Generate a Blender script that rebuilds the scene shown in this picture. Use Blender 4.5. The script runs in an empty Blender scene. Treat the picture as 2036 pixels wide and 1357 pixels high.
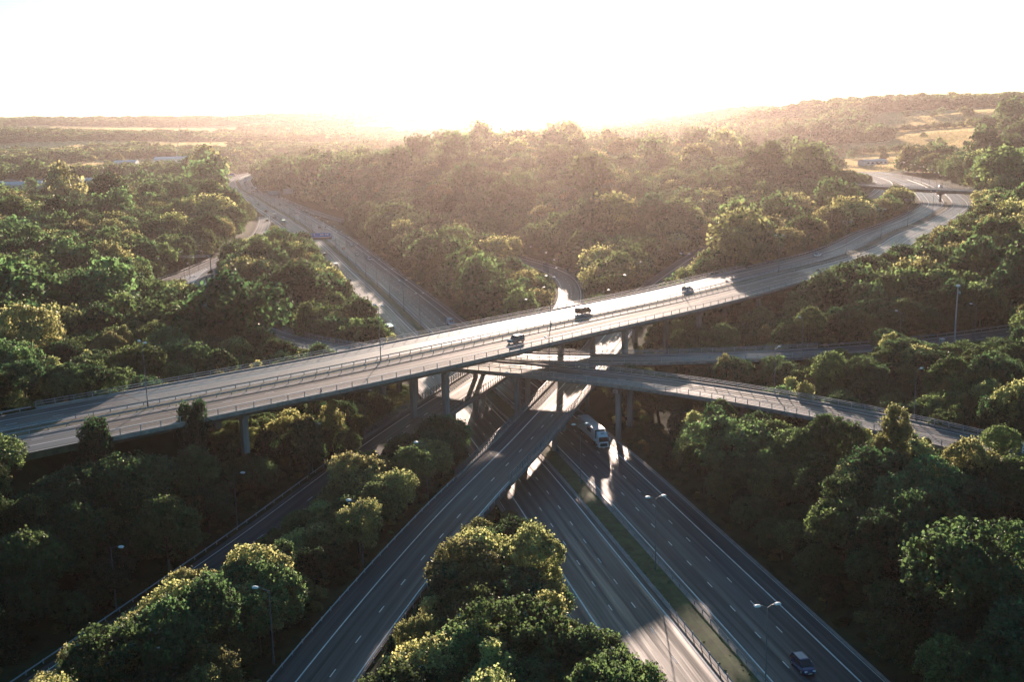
import bpy, bmesh, math, random
import numpy as np
from mathutils import Vector, Matrix
rad = math.radians
rnd = random.Random(7)
rng = np.random.default_rng(11)
C = bpy.context.scene.collection
SC = bpy.context.scene

# ---------------------------------------------------------------- camera, sky, sun, exposure
CAM_H, PITCH, ROLL, FPX = 72.0, rad(11.15), rad(1.25), 2210.0
cam_d = bpy.data.cameras.new('camera'); cam = bpy.data.objects.new('camera', cam_d); C.objects.link(cam)
cam.location = (0, 0, CAM_H)
cam_d.sensor_width = 36.0; cam_d.lens = FPX / 2036.0 * 36.0
cam_d.clip_start = 1.0; cam_d.clip_end = 40000.0
fwd = Vector((0, math.cos(PITCH), -math.sin(PITCH)))
q = fwd.to_track_quat('-Z', 'Y')
cam.rotation_mode = 'QUATERNION'
cam.rotation_quaternion = q @ Matrix.Rotation(-ROLL, 4, 'Z').to_quaternion()
SC.camera = cam
SUN_EL, SUN_AZ = rad(9.6), rad(3.5)
W = bpy.data.worlds.new('World'); SC.world = W; W.use_nodes = True
wn = W.node_tree; bg = wn.nodes['Background']
sky = wn.nodes.new('ShaderNodeTexSky'); sky.sky_type = 'NISHITA'; sky.sun_disc = False
sky.sun_elevation = SUN_EL; sky.sun_rotation = SUN_AZ
sky.air_density = 1.0; sky.dust_density = 0.8; sky.ozone_density = 3.0
wb = wn.nodes.new('ShaderNodeVectorMath'); wb.operation = 'MULTIPLY'; wb.inputs[1].default_value = (0.62, 1.0, 1.02)
wn.links.new(sky.outputs[0], wb.inputs[0]); wn.links.new(wb.outputs[0], bg.inputs[0]); bg.inputs[1].default_value = 0.10
sd = bpy.data.lights.new('sun', 'SUN'); sun = bpy.data.objects.new('sun', sd); C.objects.link(sun)
sd.energy = 5.0; sd.angle = rad(0.6); sd.color = (1.0, 0.76, 0.61)
S = Vector((math.sin(SUN_AZ) * math.cos(SUN_EL), math.cos(SUN_AZ) * math.cos(SUN_EL), math.sin(SUN_EL)))
sun.rotation_mode = 'QUATERNION'; sun.rotation_quaternion = S.to_track_quat('Z', 'Y')
sun.location = (0, 0, 300)
SC.view_settings.view_transform = 'Standard'; SC.view_settings.look = 'None'
SC.view_settings.exposure = 0.92; SC.view_settings.gamma = 1.0
SC.cycles.max_bounces = 6; SC.cycles.diffuse_bounces = 2; SC.cycles.glossy_bounces = 2
SC.cycles.transmission_bounces = 2; SC.cycles.volume_bounces = 0; SC.cycles.transparent_max_bounces = 8
SC.cycles.use_denoising = True
HAZE_DENSITY, HAZE_G = 0.000052, 0.77

# ---------------------------------------------------------------- helpers
def tag(o, label=None, cat=None, group=None, kind=None):
    if label: o['label'] = label
    if cat: o['category'] = cat
    if group: o['group'] = group
    if kind: o['kind'] = kind
    return o

def empty(name, loc=(0, 0, 0), rz=0.0, parent=None):
    o = bpy.data.objects.new(name, None); C.objects.link(o); o.location = loc; o.rotation_euler = (0, 0, rz)
    o.empty_display_size = 0.3
    if parent: o.parent = parent
    return o

class MB:
    """collects vertices and faces of one mesh"""
    def __init__(s): s.v = []; s.f = []; s.m = []
    def add(s, vs, fs, mi=0):
        b = len(s.v); s.v += [tuple(p) for p in vs]; s.f += [tuple(i + b for i in f) for f in fs]; s.m += [mi] * len(fs); return s
    def box(s, c, d, rz=0.0, mi=0, taper=1.0):
        x, y, z = d[0] / 2, d[1] / 2, d[2] / 2; cs, sn = math.cos(rz), math.sin(rz); P = []
        for k, (a, b, e) in enumerate([(-1, -1, -1), (1, -1, -1), (1, 1, -1), (-1, 1, -1), (-1, -1, 1), (1, -1, 1), (1, 1, 1), (-1, 1, 1)]):
            t = taper if e > 0 else 1
            X, Y = a * x * t, b * y * t
            P.append((c[0] + X * cs - Y * sn, c[1] + X * sn + Y * cs, c[2] + e * z))
        return s.add(P, [(0, 3, 2, 1), (4, 5, 6, 7), (0, 1, 5, 4), (1, 2, 6, 5), (2, 3, 7, 6), (3, 0, 4, 7)], mi)
    def tube(s, a, b, r0, r1=None, n=8, mi=0, caps=True):
        r1 = r0 if r1 is None else r1; a = Vector(a); b = Vector(b); d = (b - a).normalized()
        u = d.orthogonal().normalized(); w = d.cross(u); P = []
        for (c, r) in ((a, r0), (b, r1)):
            for k in range(n):
                t = 2 * math.pi * k / n; P.append(c + (u * math.cos(t) + w * math.sin(t)) * r)
        F = [(k, (k + 1) % n, n + (k + 1) % n, n + k) for k in range(n)]
        if caps: F += [tuple(reversed(range(n))), tuple(range(n, 2 * n))]
        return s.add(P, F, mi)
    def prism(s, prof, y0, y1, inset=None, mi=0):
        """prof: (x,z) polygon extruded over y; inset(x,z) narrows the half width"""
        n = len(prof); P = []
        for y in (y0, y1):
            for (x, z) in prof:
                k = inset(x, z) if inset else 0.0
                P.append((x, y + (k if y == min(y0, y1) else -k), z))
        F = [(k, (k + 1) % n, n + (k + 1) % n, n + k) for k in range(n)] + [tuple(reversed(range(n))), tuple(range(n, 2 * n))]
        return s.add(P, F, mi)
    def build(s, name, mats, parent=None, bevel=0.0, smooth=False, uv=None):
        me = bpy.data.meshes.new(name); me.from_pydata(s.v, [], s.f)
        mats = mats if isinstance(mats, (list, tuple)) else [mats]
        for m in mats: me.materials.append(m)
        if len(mats) > 1: me.polygons.foreach_set('material_index', s.m)
        bm = bmesh.new(); bm.from_mesh(me)
        bmesh.ops.recalc_face_normals(bm, faces=bm.faces)
        if bevel > 0:
            es = [e for e in bm.edges if len(e.link_faces) == 2 and e.calc_face_angle(0) > 0.45]
            bmesh.ops.bevel(bm, geom=es, offset=bevel, segments=2, affect='EDGES', clamp_overlap=True)
        bm.to_mesh(me); bm.free()
        if smooth: me.polygons.foreach_set('use_smooth', [True] * len(me.polygons))
        o = bpy.data.objects.new(name, me); C.objects.link(o)
        if parent: o.parent = parent
        return o

def copy_tree(o, parent=None):
    c = o.copy(); C.objects.link(c)
    if parent: c.parent = parent
    for ch in list(KIDS.get(o.name, [])): 
        d = copy_tree(ch, c)
    return c
KIDS = {}
def remember(root):
    """record the children once, before any copies exist"""
    for ch in root.children: 
        KIDS.setdefault(root.name, []).append(ch); remember(ch)

# ---------------------------------------------------------------- materials
def mat(name, col, rough=0.6, metal=0.0, spec=0.5, coat=0.0, noise=None, bump=0.0, emit=None, squash=1.0):
    m = bpy.data.materials.new(name); m.use_nodes = True; nt = m.node_tree; b = nt.nodes['Principled BSDF']
    b.inputs['Base Color'].default_value = (*col, 1); b.inputs['Roughness'].default_value = rough
    b.inputs['Metallic'].default_value = metal; b.inputs['Specular IOR Level'].default_value = spec
    b.inputs['Coat Weight'].default_value = coat
    if emit:
        b.inputs['Emission Color'].default_value = (*emit[0], 1); b.inputs['Emission Strength'].default_value = emit[1]
    if noise:
        sc, amt = noise
        tc = nt.nodes.new('ShaderNodeTexCoord'); n = nt.nodes.new('ShaderNodeTexNoise'); n.inputs['Scale'].default_value = sc
        n.inputs['Detail'].default_value = 6; n.inputs['Roughness'].default_value = 0.65
        mp = nt.nodes.new('ShaderNodeMapping'); mp.inputs['Scale'].default_value = (1, 1, squash); nt.links.new(tc.outputs['Object'], mp.inputs[0]); nt.links.new(mp.outputs[0], n.inputs['Vector'])
        mr = nt.nodes.new('ShaderNodeMapRange'); mr.inputs[3].default_value = 1 - amt; mr.inputs[4].default_value = 1 + amt
        mr.inputs[1].default_value = 0.3; mr.inputs[2].default_value = 0.7
        nt.links.new(n.outputs[0], mr.inputs[0])
        mx = nt.nodes.new('ShaderNodeVectorMath'); mx.operation = 'SCALE'; mx.inputs[0].default_value = col
        nt.links.new(mr.outputs[0], mx.inputs['Scale']); nt.links.new(mx.outputs[0], b.inputs['Base Color'])
        if bump:
            bp = nt.nodes.new('ShaderNodeBump'); bp.inputs['Strength'].default_value = bump
            nt.links.new(n.outputs[0], bp.inputs['Height']); nt.links.new(bp.outputs[0], b.inputs['Normal'])
    return m

def asphalt(name, col, rough_lo=0.47, rough_hi=0.80, spec=0.42):
    """streaked road surface: uv.x is metres across, uv.y metres along"""
    m = bpy.data.materials.new(name); m.use_nodes = True; nt = m.node_tree; L = nt.links; b = nt.nodes['Principled BSDF']
    uv = nt.nodes.new('ShaderNodeUVMap'); uv.uv_map = 'road'
    def noise(sx, sy, det=4, rg=0.6):
        mp = nt.nodes.new('ShaderNodeMapping'); mp.inputs['Scale'].default_value = (sx, sy, 1); L.new(uv.outputs[0], mp.inputs[0])
        n = nt.nodes.new('ShaderNodeTexNoise'); n.inputs['Scale'].default_value = 1; n.inputs['Detail'].default_value = det
        n.inputs['Roughness'].default_value = rg; L.new(mp.outputs[0], n.inputs['Vector']); return n
    st = noise(1.15, 0.012, 5, 0.7); pt = noise(0.12, 0.03, 3); gr = noise(5, 5, 3)
    def rng_(src, a, bb, lo=0.3, hi=0.7):
        mr = nt.nodes.new('ShaderNodeMapRange'); mr.inputs[1].default_value = lo; mr.inputs[2].default_value = hi
        mr.inputs[3].default_value = a; mr.inputs[4].default_value = bb; L.new(src, mr.inputs[0]); return mr.outputs[0]
    def mul(a, c):
        x = nt.nodes.new('ShaderNodeMath'); x.operation = 'MULTIPLY'; L.new(a, x.inputs[0]); L.new(c, x.inputs[1]); return x.outputs[0]
    # wheel tracks: two polished bands per 3.65 m lane
    sp = nt.nodes.new('ShaderNodeSeparateXYZ'); L.new(uv.outputs[0], sp.inputs[0])
    w1 = nt.nodes.new('ShaderNodeMath'); w1.operation = 'MULTIPLY'; w1.inputs[1].default_value = 2 * math.pi / 1.825; L.new(sp.outputs[0], w1.inputs[0])
    w2 = nt.nodes.new('ShaderNodeMath'); w2.operation = 'SINE'; L.new(w1.outputs[0], w2.inputs[0])
    tr = rng_(w2.outputs[0], 0.9, 1.12, -1, 1)
    v = mul(mul(rng_(st.outputs[0], 0.5, 1.6), rng_(pt.outputs[0], 0.72, 1.3)), mul(rng_(gr.outputs[0], 0.86, 1.14), tr))
    sc = nt.nodes.new('ShaderNodeVectorMath'); sc.operation = 'SCALE'; sc.inputs[0].default_value = col
    L.new(v, sc.inputs['Scale']); L.new(sc.outputs[0], b.inputs['Base Color'])
    L.new(rng_(st.outputs[0], rough_hi, rough_lo, 0.35, 0.65), b.inputs['Roughness'])
    b.inputs['Specular IOR Level'].default_value = spec
    bp = nt.nodes.new('ShaderNodeBump'); bp.inputs['Strength'].default_value = 0.25; bp.inputs['Distance'].default_value = 0.02
    L.new(gr.outputs[0], bp.inputs['Height']); L.new(bp.outputs[0], b.inputs['Normal'])
    return m

def leaf_mat(name, col, tr, var=0.45):
    m = bpy.data.materials.new(name); m.use_nodes = True; nt = m.node_tree; L = nt.links
    for n in list(nt.nodes): nt.nodes.remove(n)
    out = nt.nodes.new('ShaderNodeOutputMaterial')
    oi = nt.nodes.new('ShaderNodeObjectInfo'); tc = nt.nodes.new('ShaderNodeTexCoord')
    nz = nt.nodes.new('ShaderNodeTexNoise'); nz.inputs['Scale'].default_value = 0.9; nz.inputs['Detail'].default_value = 3
    L.new(tc.outputs['Object'], nz.inputs['Vector'])
    mr = nt.nodes.new('ShaderNodeMapRange'); mr.inputs[3].default_value = 1 - var; mr.inputs[4].default_value = 1 + var; L.new(oi.outputs['Random'], mr.inputs[0])
    mr2 = nt.nodes.new('ShaderNodeMapRange'); mr2.inputs[1].default_value = .3; mr2.inputs[2].default_value = .7; mr2.inputs[3].default_value = 0.7; mr2.inputs[4].default_value = 1.35; L.new(nz.outputs[0], mr2.inputs[0])
    mu = nt.nodes.new('ShaderNodeMath'); mu.operation = 'MULTIPLY'; L.new(mr.outputs[0], mu.inputs[0]); L.new(mr2.outputs[0], mu.inputs[1])
    def shade(c, kind):
        hs = nt.nodes.new('ShaderNodeHueSaturation'); hs.inputs['Color'].default_value = (*c, 1)
        h = nt.nodes.new('ShaderNodeMapRange'); h.inputs[3].default_value = 0.492; h.inputs[4].default_value = 0.54
        f = nt.nodes.new('ShaderNodeMath'); f.operation = 'FRACT'; g = nt.nodes.new('ShaderNodeMath'); g.operation = 'MULTIPLY'; g.inputs[1].default_value = 7.31
        L.new(oi.outputs['Random'], g.inputs[0]); L.new(g.outputs[0], f.inputs[0]); L.new(f.outputs[0], h.inputs[0]); L.new(h.outputs[0], hs.inputs['Hue'])
        L.new(mu.outputs[0], hs.inputs['Value'])
        s = nt.nodes.new(kind); L.new(hs.outputs[0], s.inputs['Color']); return s
    d = shade(col, 'ShaderNodeBsdfDiffuse'); t = shade(tr, 'ShaderNodeBsdfTranslucent')
    gl = nt.nodes.new('ShaderNodeBsdfGlossy'); gl.inputs["Roughness"].default_value = 0.6; gl.inputs["Color"].default_value = (0.22, 0.24, 0.2, 1)
    mx = nt.nodes.new('ShaderNodeMixShader'); mx.inputs[0].default_value = 0.48; L.new(d.outputs[0], mx.inputs[1]); L.new(t.outputs[0], mx.inputs[2])
    fr = nt.nodes.new('ShaderNodeFresnel'); fr.inputs[0].default_value = 1.3
    m2 = nt.nodes.new('ShaderNodeMixShader'); L.new(fr.outputs[0], m2.inputs[0]); L.new(mx.outputs[0], m2.inputs[1]); L.new(gl.outputs[0], m2.inputs[2])
    L.new(m2.outputs[0], out.inputs['Surface'])
    return m

M = dict(
    road=asphalt('asphalt', (0.062, 0.062, 0.063)),
    road4=asphalt('asphalt_slip', (0.07, 0.069, 0.068), 0.52, 0.82, 0.35),
    road2=asphalt('asphalt_pale', (0.10, 0.097, 0.094), 0.46, 0.70, 0.42),
    road3=asphalt('asphalt_worn', (0.14, 0.12, 0.105), 0.62, 0.9, 0.16),
    mark=mat('road_paint', (0.72, 0.72, 0.70), 0.8, noise=(0.6, 0.18)),
    conc=mat('concrete', (0.23, 0.22, 0.205), 0.8, noise=(0.8, 0.42), bump=0.2, squash=.18),
    verge=mat('paved_verge', (0.30, 0.27, 0.24), 0.75, noise=(0.5, 0.3)),
    dirt=mat('weedy_verge', (0.075, 0.075, 0.04), 0.9, noise=(0.5, 0.6)),
    grass=mat('grass', (0.055, 0.085, 0.025), 0.9, noise=(0.45, 0.55), bump=0.6),
    steel=mat('galvanised_steel', (0.38, 0.39, 0.40), 0.65, 0.2, noise=(2, 0.15)),
    steel2=mat('weathered_steel', (0.22, 0.22, 0.22), 0.55, 0.5, noise=(2, 0.2)),
    pole=mat('grey_pole', (0.20, 0.22, 0.22), 0.5, 0.4),
    lamp=mat('lamp_housing', (0.8, 0.8, 0.78), 0.4),
    lampglass=mat('lamp_glass', (0.75, 0.73, 0.68), 0.2),
    glass=mat('car_glass', (0.015, 0.02, 0.025), 0.06, spec=0.8),
    tyre=mat('tyre_rubber', (0.02, 0.02, 0.02), 0.85),
    rim=mat('wheel_rim', (0.45, 0.45, 0.46), 0.3, 0.8),
    black=mat('black_plastic', (0.02, 0.02, 0.022), 0.5),
    headl=mat('headlight_glass', (0.75, 0.76, 0.78), 0.12),
    taill=mat('tail_light', (0.4, 0.02, 0.015), 0.2),
    plate=mat('number_plate', (0.75, 0.75, 0.7), 0.4),
    bark=mat('bark', (0.09, 0.07, 0.05), 0.9, noise=(3, 0.3)),
    blue=mat('sign_blue', (0.03, 0.20, 0.52), 0.45),
    white=mat('sign_white', (0.8, 0.8, 0.8), 0.5),
    signback=mat('sign_back', (0.36, 0.37, 0.37), 0.5, 0.4),
    dark=mat('dark_metal', (0.04, 0.04, 0.04), 0.6),
    orange=mat('cone_orange', (0.75, 0.10, 0.03), 0.5),
    cab=mat('cabinet_green', (0.16, 0.30, 0.31), 0.5),
    roof=mat('house_roof', (0.30, 0.16, 0.11), 0.8, noise=(1, 0.3)),
    roofp=mat('pale_roof', (0.62, 0.62, 0.62), 0.5, noise=(0.3, 0.15)),
    wall=mat('house_wall', (0.52, 0.48, 0.42), 0.8, noise=(0.6, 0.15)),
    window=mat('window_glass', (0.05, 0.06, 0.07), 0.15),
    joint=mat('bridge_joint', (0.03, 0.03, 0.03), 0.8),
    dry=leaf_mat('dry_grass', (0.42, 0.34, 0.18), (0.75, 0.62, 0.34), 0.2),
    leafA=leaf_mat('leaves_green', (0.038, 0.105, 0.05), (0.30, 0.43, 0.15)),
    leafB=leaf_mat('leaves_dark', (0.018, 0.060, 0.038), (0.16, 0.27, 0.10)),
    leafC=leaf_mat('leaves_yellow_green', (0.13, 0.18, 0.085), (0.80, 0.76, 0.32)),
    leafD=leaf_mat('leaves_needle', (0.015, 0.045, 0.03), (0.08, 0.14, 0.05)),
)
PAINT = {k: mat('paint_' + k, c, 0.28, mt, coat=0.6) for k, c, mt in [
    ('blue', (0.012, 0.03, 0.12), 0.2), ('black', (0.015, 0.015, 0.018), 0.2), ('white', (0.75, 0.76, 0.77), 0.0),
    ('silver', (0.42, 0.43, 0.44), 0.6), ('red', (0.42, 0.03, 0.02), 0.1), ('grey', (0.12, 0.12, 0.13), 0.4),
    ('green', (0.10, 0.28, 0.08), 0.0), ('brown', (0.10, 0.05, 0.03), 0.2), ('paleblue', (0.22, 0.33, 0.42), 0.3)]}

# ---------------------------------------------------------------- road centre lines (x, y, z)
class Path:
    def __init__(s, pts, step=4.0):
        P = np.array([(p[0], p[1], p[2] if len(p) > 2 else 0.0) for p in pts], float)
        Q = np.vstack([2 * P[0] - P[1], P, 2 * P[-1] - P[-2]]); out = []
        for i in range(1, len(Q) - 2):
            a, b, c, d = Q[i - 1], Q[i], Q[i + 1], Q[i + 2]
            # centripetal parametrisation keeps bends smooth when the points are uneven
            t0 = 0; t1 = t0 + max(np.linalg.norm(b - a), 1e-3) ** .5; t2 = t1 + max(np.linalg.norm(c - b), 1e-3) ** .5; t3 = t2 + max(np.linalg.norm(d - c), 1e-3) ** .5
            n = 24
            for t in np.linspace(t1, t2, n, endpoint=(i == len(Q) - 3)):
                A1 = (t1 - t) / (t1 - t0) * a + (t - t0) / (t1 - t0) * b; A2 = (t2 - t) / (t2 - t1) * b + (t - t1) / (t2 - t1) * c
                A3 = (t3 - t) / (t3 - t2) * c + (t - t2) / (t3 - t2) * d
                B1 = (t2 - t) / (t2 - t0) * A1 + (t - t0) / (t2 - t0) * A2; B2 = (t3 - t) / (t3 - t1) * A2 + (t - t1) / (t3 - t1) * A3
                out.append((t2 - t) / (t2 - t1) * B1 + (t - t1) / (t2 - t1) * B2)
        out = np.array(out); ds = np.hypot(*np.diff(out[:, :2], axis=0).T); cs = np.concatenate([[0], np.cumsum(ds)])
        N = max(2, int(cs[-1] / step)); ss = np.linspace(0, cs[-1], N + 1)
        X = np.stack([np.interp(ss, cs, out[:, k]) for k in range(3)], 1)
        for _ in range(6): X[1:-1] = (X[:-2] + 2 * X[1:-1] + X[2:]) / 4
        s.P = X; s.s = np.concatenate([[0], np.cumsum(np.hypot(*np.diff(X[:, :2], axis=0).T))]); s.len = s.s[-1]
    def at(s, u, off=0.0, dz=0.0):
        x, y, z = (np.interp(u, s.s, s.P[:, k]) for k in range(3)); e = 2.0
        x1, y1 = (np.interp(min(u + e, s.len), s.s, s.P[:, k]) for k in range(2)); x0, y0 = (np.interp(max(u - e, 0), s.s, s.P[:, k]) for k in range(2))
        dx, dy = x1 - x0, y1 - y0; l = math.hypot(dx, dy) or 1
        return Vector((x + off * dy / l, y - off * dx / l, z + dz))
    def heading(s, u):
        a = s.at(max(u - 3, 0)); b = s.at(min(u + 3, s.len)); return math.atan2(b.y - a.y, b.x - a.x)
    def near(s, x, y):
        i = int(np.argmin((s.P[:, 0] - x) ** 2 + (s.P[:, 1] - y) ** 2)); best = None
        for u in np.linspace(s.s[max(i - 1, 0)], s.s[min(i + 1, len(s.s) - 1)], 41):
            p = s.at(u); d = math.hypot(p.x - x, p.y - y)
            if best is None or d < best[0]: best = (d, u, p)
        d, u, p = best; h = s.heading(u); o = (x - p.x) * math.sin(h) - (y - p.y) * math.cos(h)
        return u, o
    def sy(s, y, lo=0):   # arc length where the path first reaches this y
        for u, p in zip(s.s, s.P):
            if p[1] >= y and u >= lo: return u
        return s.len

MW = Path([(75, -120), (58, -30), (45, 50), (37, 98), (32.0, 120), (27.2, 144), (21.8, 170), (18.0, 188), (13.9, 208), (9.0, 230), (2.0, 260), (-8.5, 300), (-19.2, 340), (-30.5, 382), (-54.3, 473),
           (-78.5, 562), (-116, 702), (-132, 755), (-181, 915), (-247, 1120), (-260, 1165), (-318, 1335), (-358, 1485), (-377, 1560), (-391, 1640), (-402, 1740), (-408, 1850), (-400, 1960), (-380, 2060)])
TV = Path([(-260, 30, 18), (-180, 100, 19.5), (-130, 147, 20.5), (-88, 184.6, 21), (-65.8, 204.2, 21), (-34.4, 233, 21), (8, 276.2, 21), (48.6, 317.7, 21), (85.1, 360.8, 21), (119, 401, 21), (141, 435, 21),
           (162, 475, 21), (193, 525, 21), (220, 573, 21), (245, 622.6, 21), (267, 687, 21), (287, 757, 21), (304, 830, 21), (317, 905, 21), (322, 980, 21), (318, 1060, 21), (298, 1170, 21), (262, 1300, 22), (215, 1450, 24)])
R1 = Path([(-44, 40, 4), (-33, 85, 4.2), (-24.4, 124, 4.6), (-21.2, 138, 4.9), (-14.5, 164, 5.6), (-8.3, 186, 6.1), (-2.9, 203, 6.5), (3, 222, 6.8), (8.0, 240, 6.9), (12.2, 255, 7.0), (18.5, 278, 7.3), (26.5, 309, 7.7), (32.3, 331, 8.0), (43, 371, 8.5),
           (56, 416, 9.2), (72, 458, 10.6), (92, 503, 12.4), (140, 585, 14.5), (188, 650, 16.5), (226, 706, 18.2), (258, 770, 19.6), (286, 850, 20.6), (299, 930, 21), (302, 1000, 21)])
R2 = Path([(-84, 60, 1), (-72, 95, 1.2), (-63.5, 122, 1.6), (-56.5, 143, 2.0), (-49.5, 164, 2.6), (-43, 183, 3.2), (-36.2, 204, 4.2), (-27.2, 229, 5.7), (-18.0, 252, 7.0), (-10.6, 271, 7.4), (-1.5, 300, 7.4), (9, 340, 7.0), (18, 380, 6.3), (22.6, 415, 5.7),
           (24.3, 452, 5.0), (23.3, 482, 4.7), (18, 513, 4.3), (3, 560, 3.8), (-22, 625, 3), (-60, 706, 2), (-98, 786, 1.2), (-133, 866, .6), (-160, 935, .3), (-196, 1035, .12), (-236, 1150, .1), (-262, 1225, .05)])
V2 = Path([(-203, 925, 0.05), (-193, 880, .1), (-178, 800, .3), (-167, 731, .6), (-158.5, 650, 1), (-153, 590, 1.3), (-148, 540, 1.6), (-139, 495, 2.5), (-122, 445, 4), (-100, 395, 5), (-78, 352, 7), (-58, 318, 9.5), (-38, 290.5, 12.0),
           (-16, 271.5, 13.3), (5, 260.5, 13.5), (22, 250.5, 13.5), (38, 239.6, 13.4), (51.4, 228.5, 13.3), (64.6, 215.8, 13.2), (76.2, 202.6, 13.0), (86.5, 188, 13.0), (97, 170, 13.0), (108, 148, 13.0), (120, 115, 13)])
JB = Path([(-158.5, 650, 1.0), (-160, 610, 1.2), (-160.5, 575, 1.4), (-161, 540, 1.8), (-164, 500, 2.6), (-172, 455, 4), (-184, 400, 6.5), (-196, 340, 9.5), (-200, 290, 12), (-195, 240, 14.5), (-180, 190, 16.5), (-165, 150, 18.0)])
SL = Path([(200, 330, 13), (165, 312, 13), (134, 296, 13), (116, 288, 13), (99, 281.3, 13.1), (72, 273.6, 13.3), (55, 271.3, 13.4), (39, 270.5, 13.4), (25, 271.3, 13.4), (10, 274.2, 13.4), (-6, 280, 13.35), (-22, 289, 13.0), (-40, 303, 12.0)])
OB = Path([(150, 930, 26), (195, 812, 27), (219, 748, 27.5), (232, 700, 27.8), (246, 662, 28), (266, 634, 28), (290, 622, 28), (325, 622, 27.5), (380, 635, 27)])
# which stretches are bridges (arc length from, to)
def srange(P, a, b): return (P.near(*a)[0], P.near(*b)[0])
BR = {'TV': srange(TV, (-80, 192), (92, 369)), 'R1': srange(R1, (-4.4, 198), (20.6, 286)), 'R2': srange(R2, (-27, 229), (9.5, 342)),
      'V2': srange(V2, (-80, 356), (84, 192)), 'SL': (SL.near(72, 273.6)[0] - 8, SL.len), 'OB': srange(OB, (215, 757), (326, 622))}
ROADS = [('OB', OB, 5.5, False), ('TV', TV, 16.5, True), ('JB', JB, 5.5, True), ('SL', SL, 6, True), ('V2', V2, 6.5, True), ('R1', R1, 7.5, True), ('R2', R2, 6.5, True), ('MW', MW, 18.5, True)]

# ---------------------------------------------------------------- terrain
CP = np.array([  # x, y, z
    (0, 1, -1), (60, 40, 2), (-60, 40, 2), (15, 100, 1), (-3, 120, 2), (-2, 150, 2), (-3, 180, 1.5), (55, 110, 3), (62, 150, 5), (80, 130, 8), (100, 160, 12), (70, 190, 8), (50, 210, 3), (45, 240, 1), (60, 240, 3),
    (130, 220, 13), (160, 280, 14), (120, 330, 12), (75, 300, 7), (90, 250, 10), (55, 330, 3), (110, 360, 13), (150, 400, 15), (200, 440, 18), (260, 520, 20), (320, 620, 22), (400, 760, 28), (220, 340, 17), (300, 440, 22),
    (-40, 110, 4), (-38, 150, 4), (-30, 185, 4), (-18, 215, 1.5), (-70, 120, 4), (-90, 150, 10), (-62, 175, 5), (-75, 165, 9), (-50, 210, 4), (-45, 240, 2), (-105, 175, 14), (-130, 200, 15), (-150, 120, 14), (-220, 200, 15),
    (-90, 250, 8), (-120, 290, 8), (-60, 260, 3), (-60, 300, 3), (-150, 330, 8), (-200, 330, 10), (-130, 390, 6), (-75, 400, 3), (-100, 460, 4), (-125, 540, 3), (-95, 470, 4), (-140, 640, 2), (-60, 380, 2), (-45, 340, 2),
    (-200, 420, 9), (-250, 480, 10), (-190, 560, 5), (-230, 620, 8), (-300, 640, 10), (-210, 700, 5), (-250, 780, 7), (-330, 800, 7), (-420, 760, 8), (-260, 900, 5), (-350, 930, 5), (-440, 900, 6), (-330, 1080, 6), (-450, 1100, 8), (-600, 1100, 10),
    (0, 360, 1), (-10, 420, 2), (-20, 500, 3), (-50, 560, 3), (0, 470, 4), (-30, 600, 2), (-85, 680, 2), (-60, 620, 2), (-110, 780, 1), (50, 500, 7), (40, 400, 4), (70, 560, 10), (40, 600, 12), (0, 680, 12), (-50, 800, 12), (-110, 920, 12), (-180, 1080, 12),
    (120, 620, 18), (80, 700, 24), (150, 700, 25), (0, 780, 24), (190, 760, 26), (220, 860, 20), (100, 820, 32), (0, 900, 38), (-80, 960, 36), (-150, 1080, 30), (160, 930, 30), (240, 960, 17), (60, 1000, 36), (-60, 1100, 34), (-200, 1250, 22), (100, 1150, 26), (200, 1150, 18),
    (150, 1400, 20), (0, 1500, 20), (-200, 1600, 14), (-330, 1700, 10), (-420, 1560, 5), (-300, 1500, 6), (-220, 1300, 10), (-500, 1500, 10), (-600, 1700, 14), (-800, 1900, 16), (-450, 2100, 14), (-300, 2300, 16),
    (110, 560, 13), (130, 480, 13), (90, 440, 11), (75, 400, 10),
    (350, 880, 22), (370, 980, 21), (400, 1100, 23), (420, 1250, 28), (330, 1200, 24), (300, 1400, 26), (430, 1400, 34), (340, 1550, 34), (520, 1100, 34), (460, 950, 29), (500, 850, 30), (620, 1200, 62),
    (480, 1550, 52), (560, 1650, 72), (700, 1600, 78), (560, 1400, 50), (700, 1350, 70), (600, 1850, 86), (450, 1900, 72), (520, 1950, 85), (700, 1900, 86), (330, 1950, 40), (400, 1750, 46), (250, 2050, 30), (300, 1750, 32), (350, 2300, 44), (500, 2400, 76), (200, 2300, 28), (900, 1700, 86), (900, 2300, 84),
    (120, 2500, 30), (0, 2200, 22), (-200, 2600, 22), (-500, 2700, 40), (-900, 2750, 56), (-1200, 2800, 58), (-700, 2500, 34), (-1100, 2400, 30), (-900, 2100, 22), (-1300, 2200, 24), (-400, 3000, 30), (-700, 3200, 40), (-1200, 3300, 60), (0, 3200, 40), (300, 3300, 60),
    (-2100, 4500, 128), (-1750, 4500, 112), (-1300, 4500, 106), (-800, 4500, 104), (-400, 4500, 110), (0, 4500, 98), (400, 4500, 90), (900, 4500, 86), (1500, 4500, 90), (2200, 4500, 100), (-1500, 3900, 80), (-900, 3900, 72), (-300, 3900, 70), (300, 3900, 62), (900, 3800, 70),
    (-2500, 6500, 90), (0, 6500, 70), (2500, 6500, 80), (-3500, 3500, 80), (-1800, 1200, 15), (1500, 1000, 60), (3000, 3000, 90), (0, -800, 5), (-800, -300, 5), (800, -300, 20), (0, 9000, 60), (-700, 500, 14), (600, 500, 30), (-300, 100, 15), (300, 100, 18)], float)
_u = np.log(np.maximum(np.hypot(CP[:, 0], CP[:, 1]), 20)); _t = np.arctan2(CP[:, 0], CP[:, 1])
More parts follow.
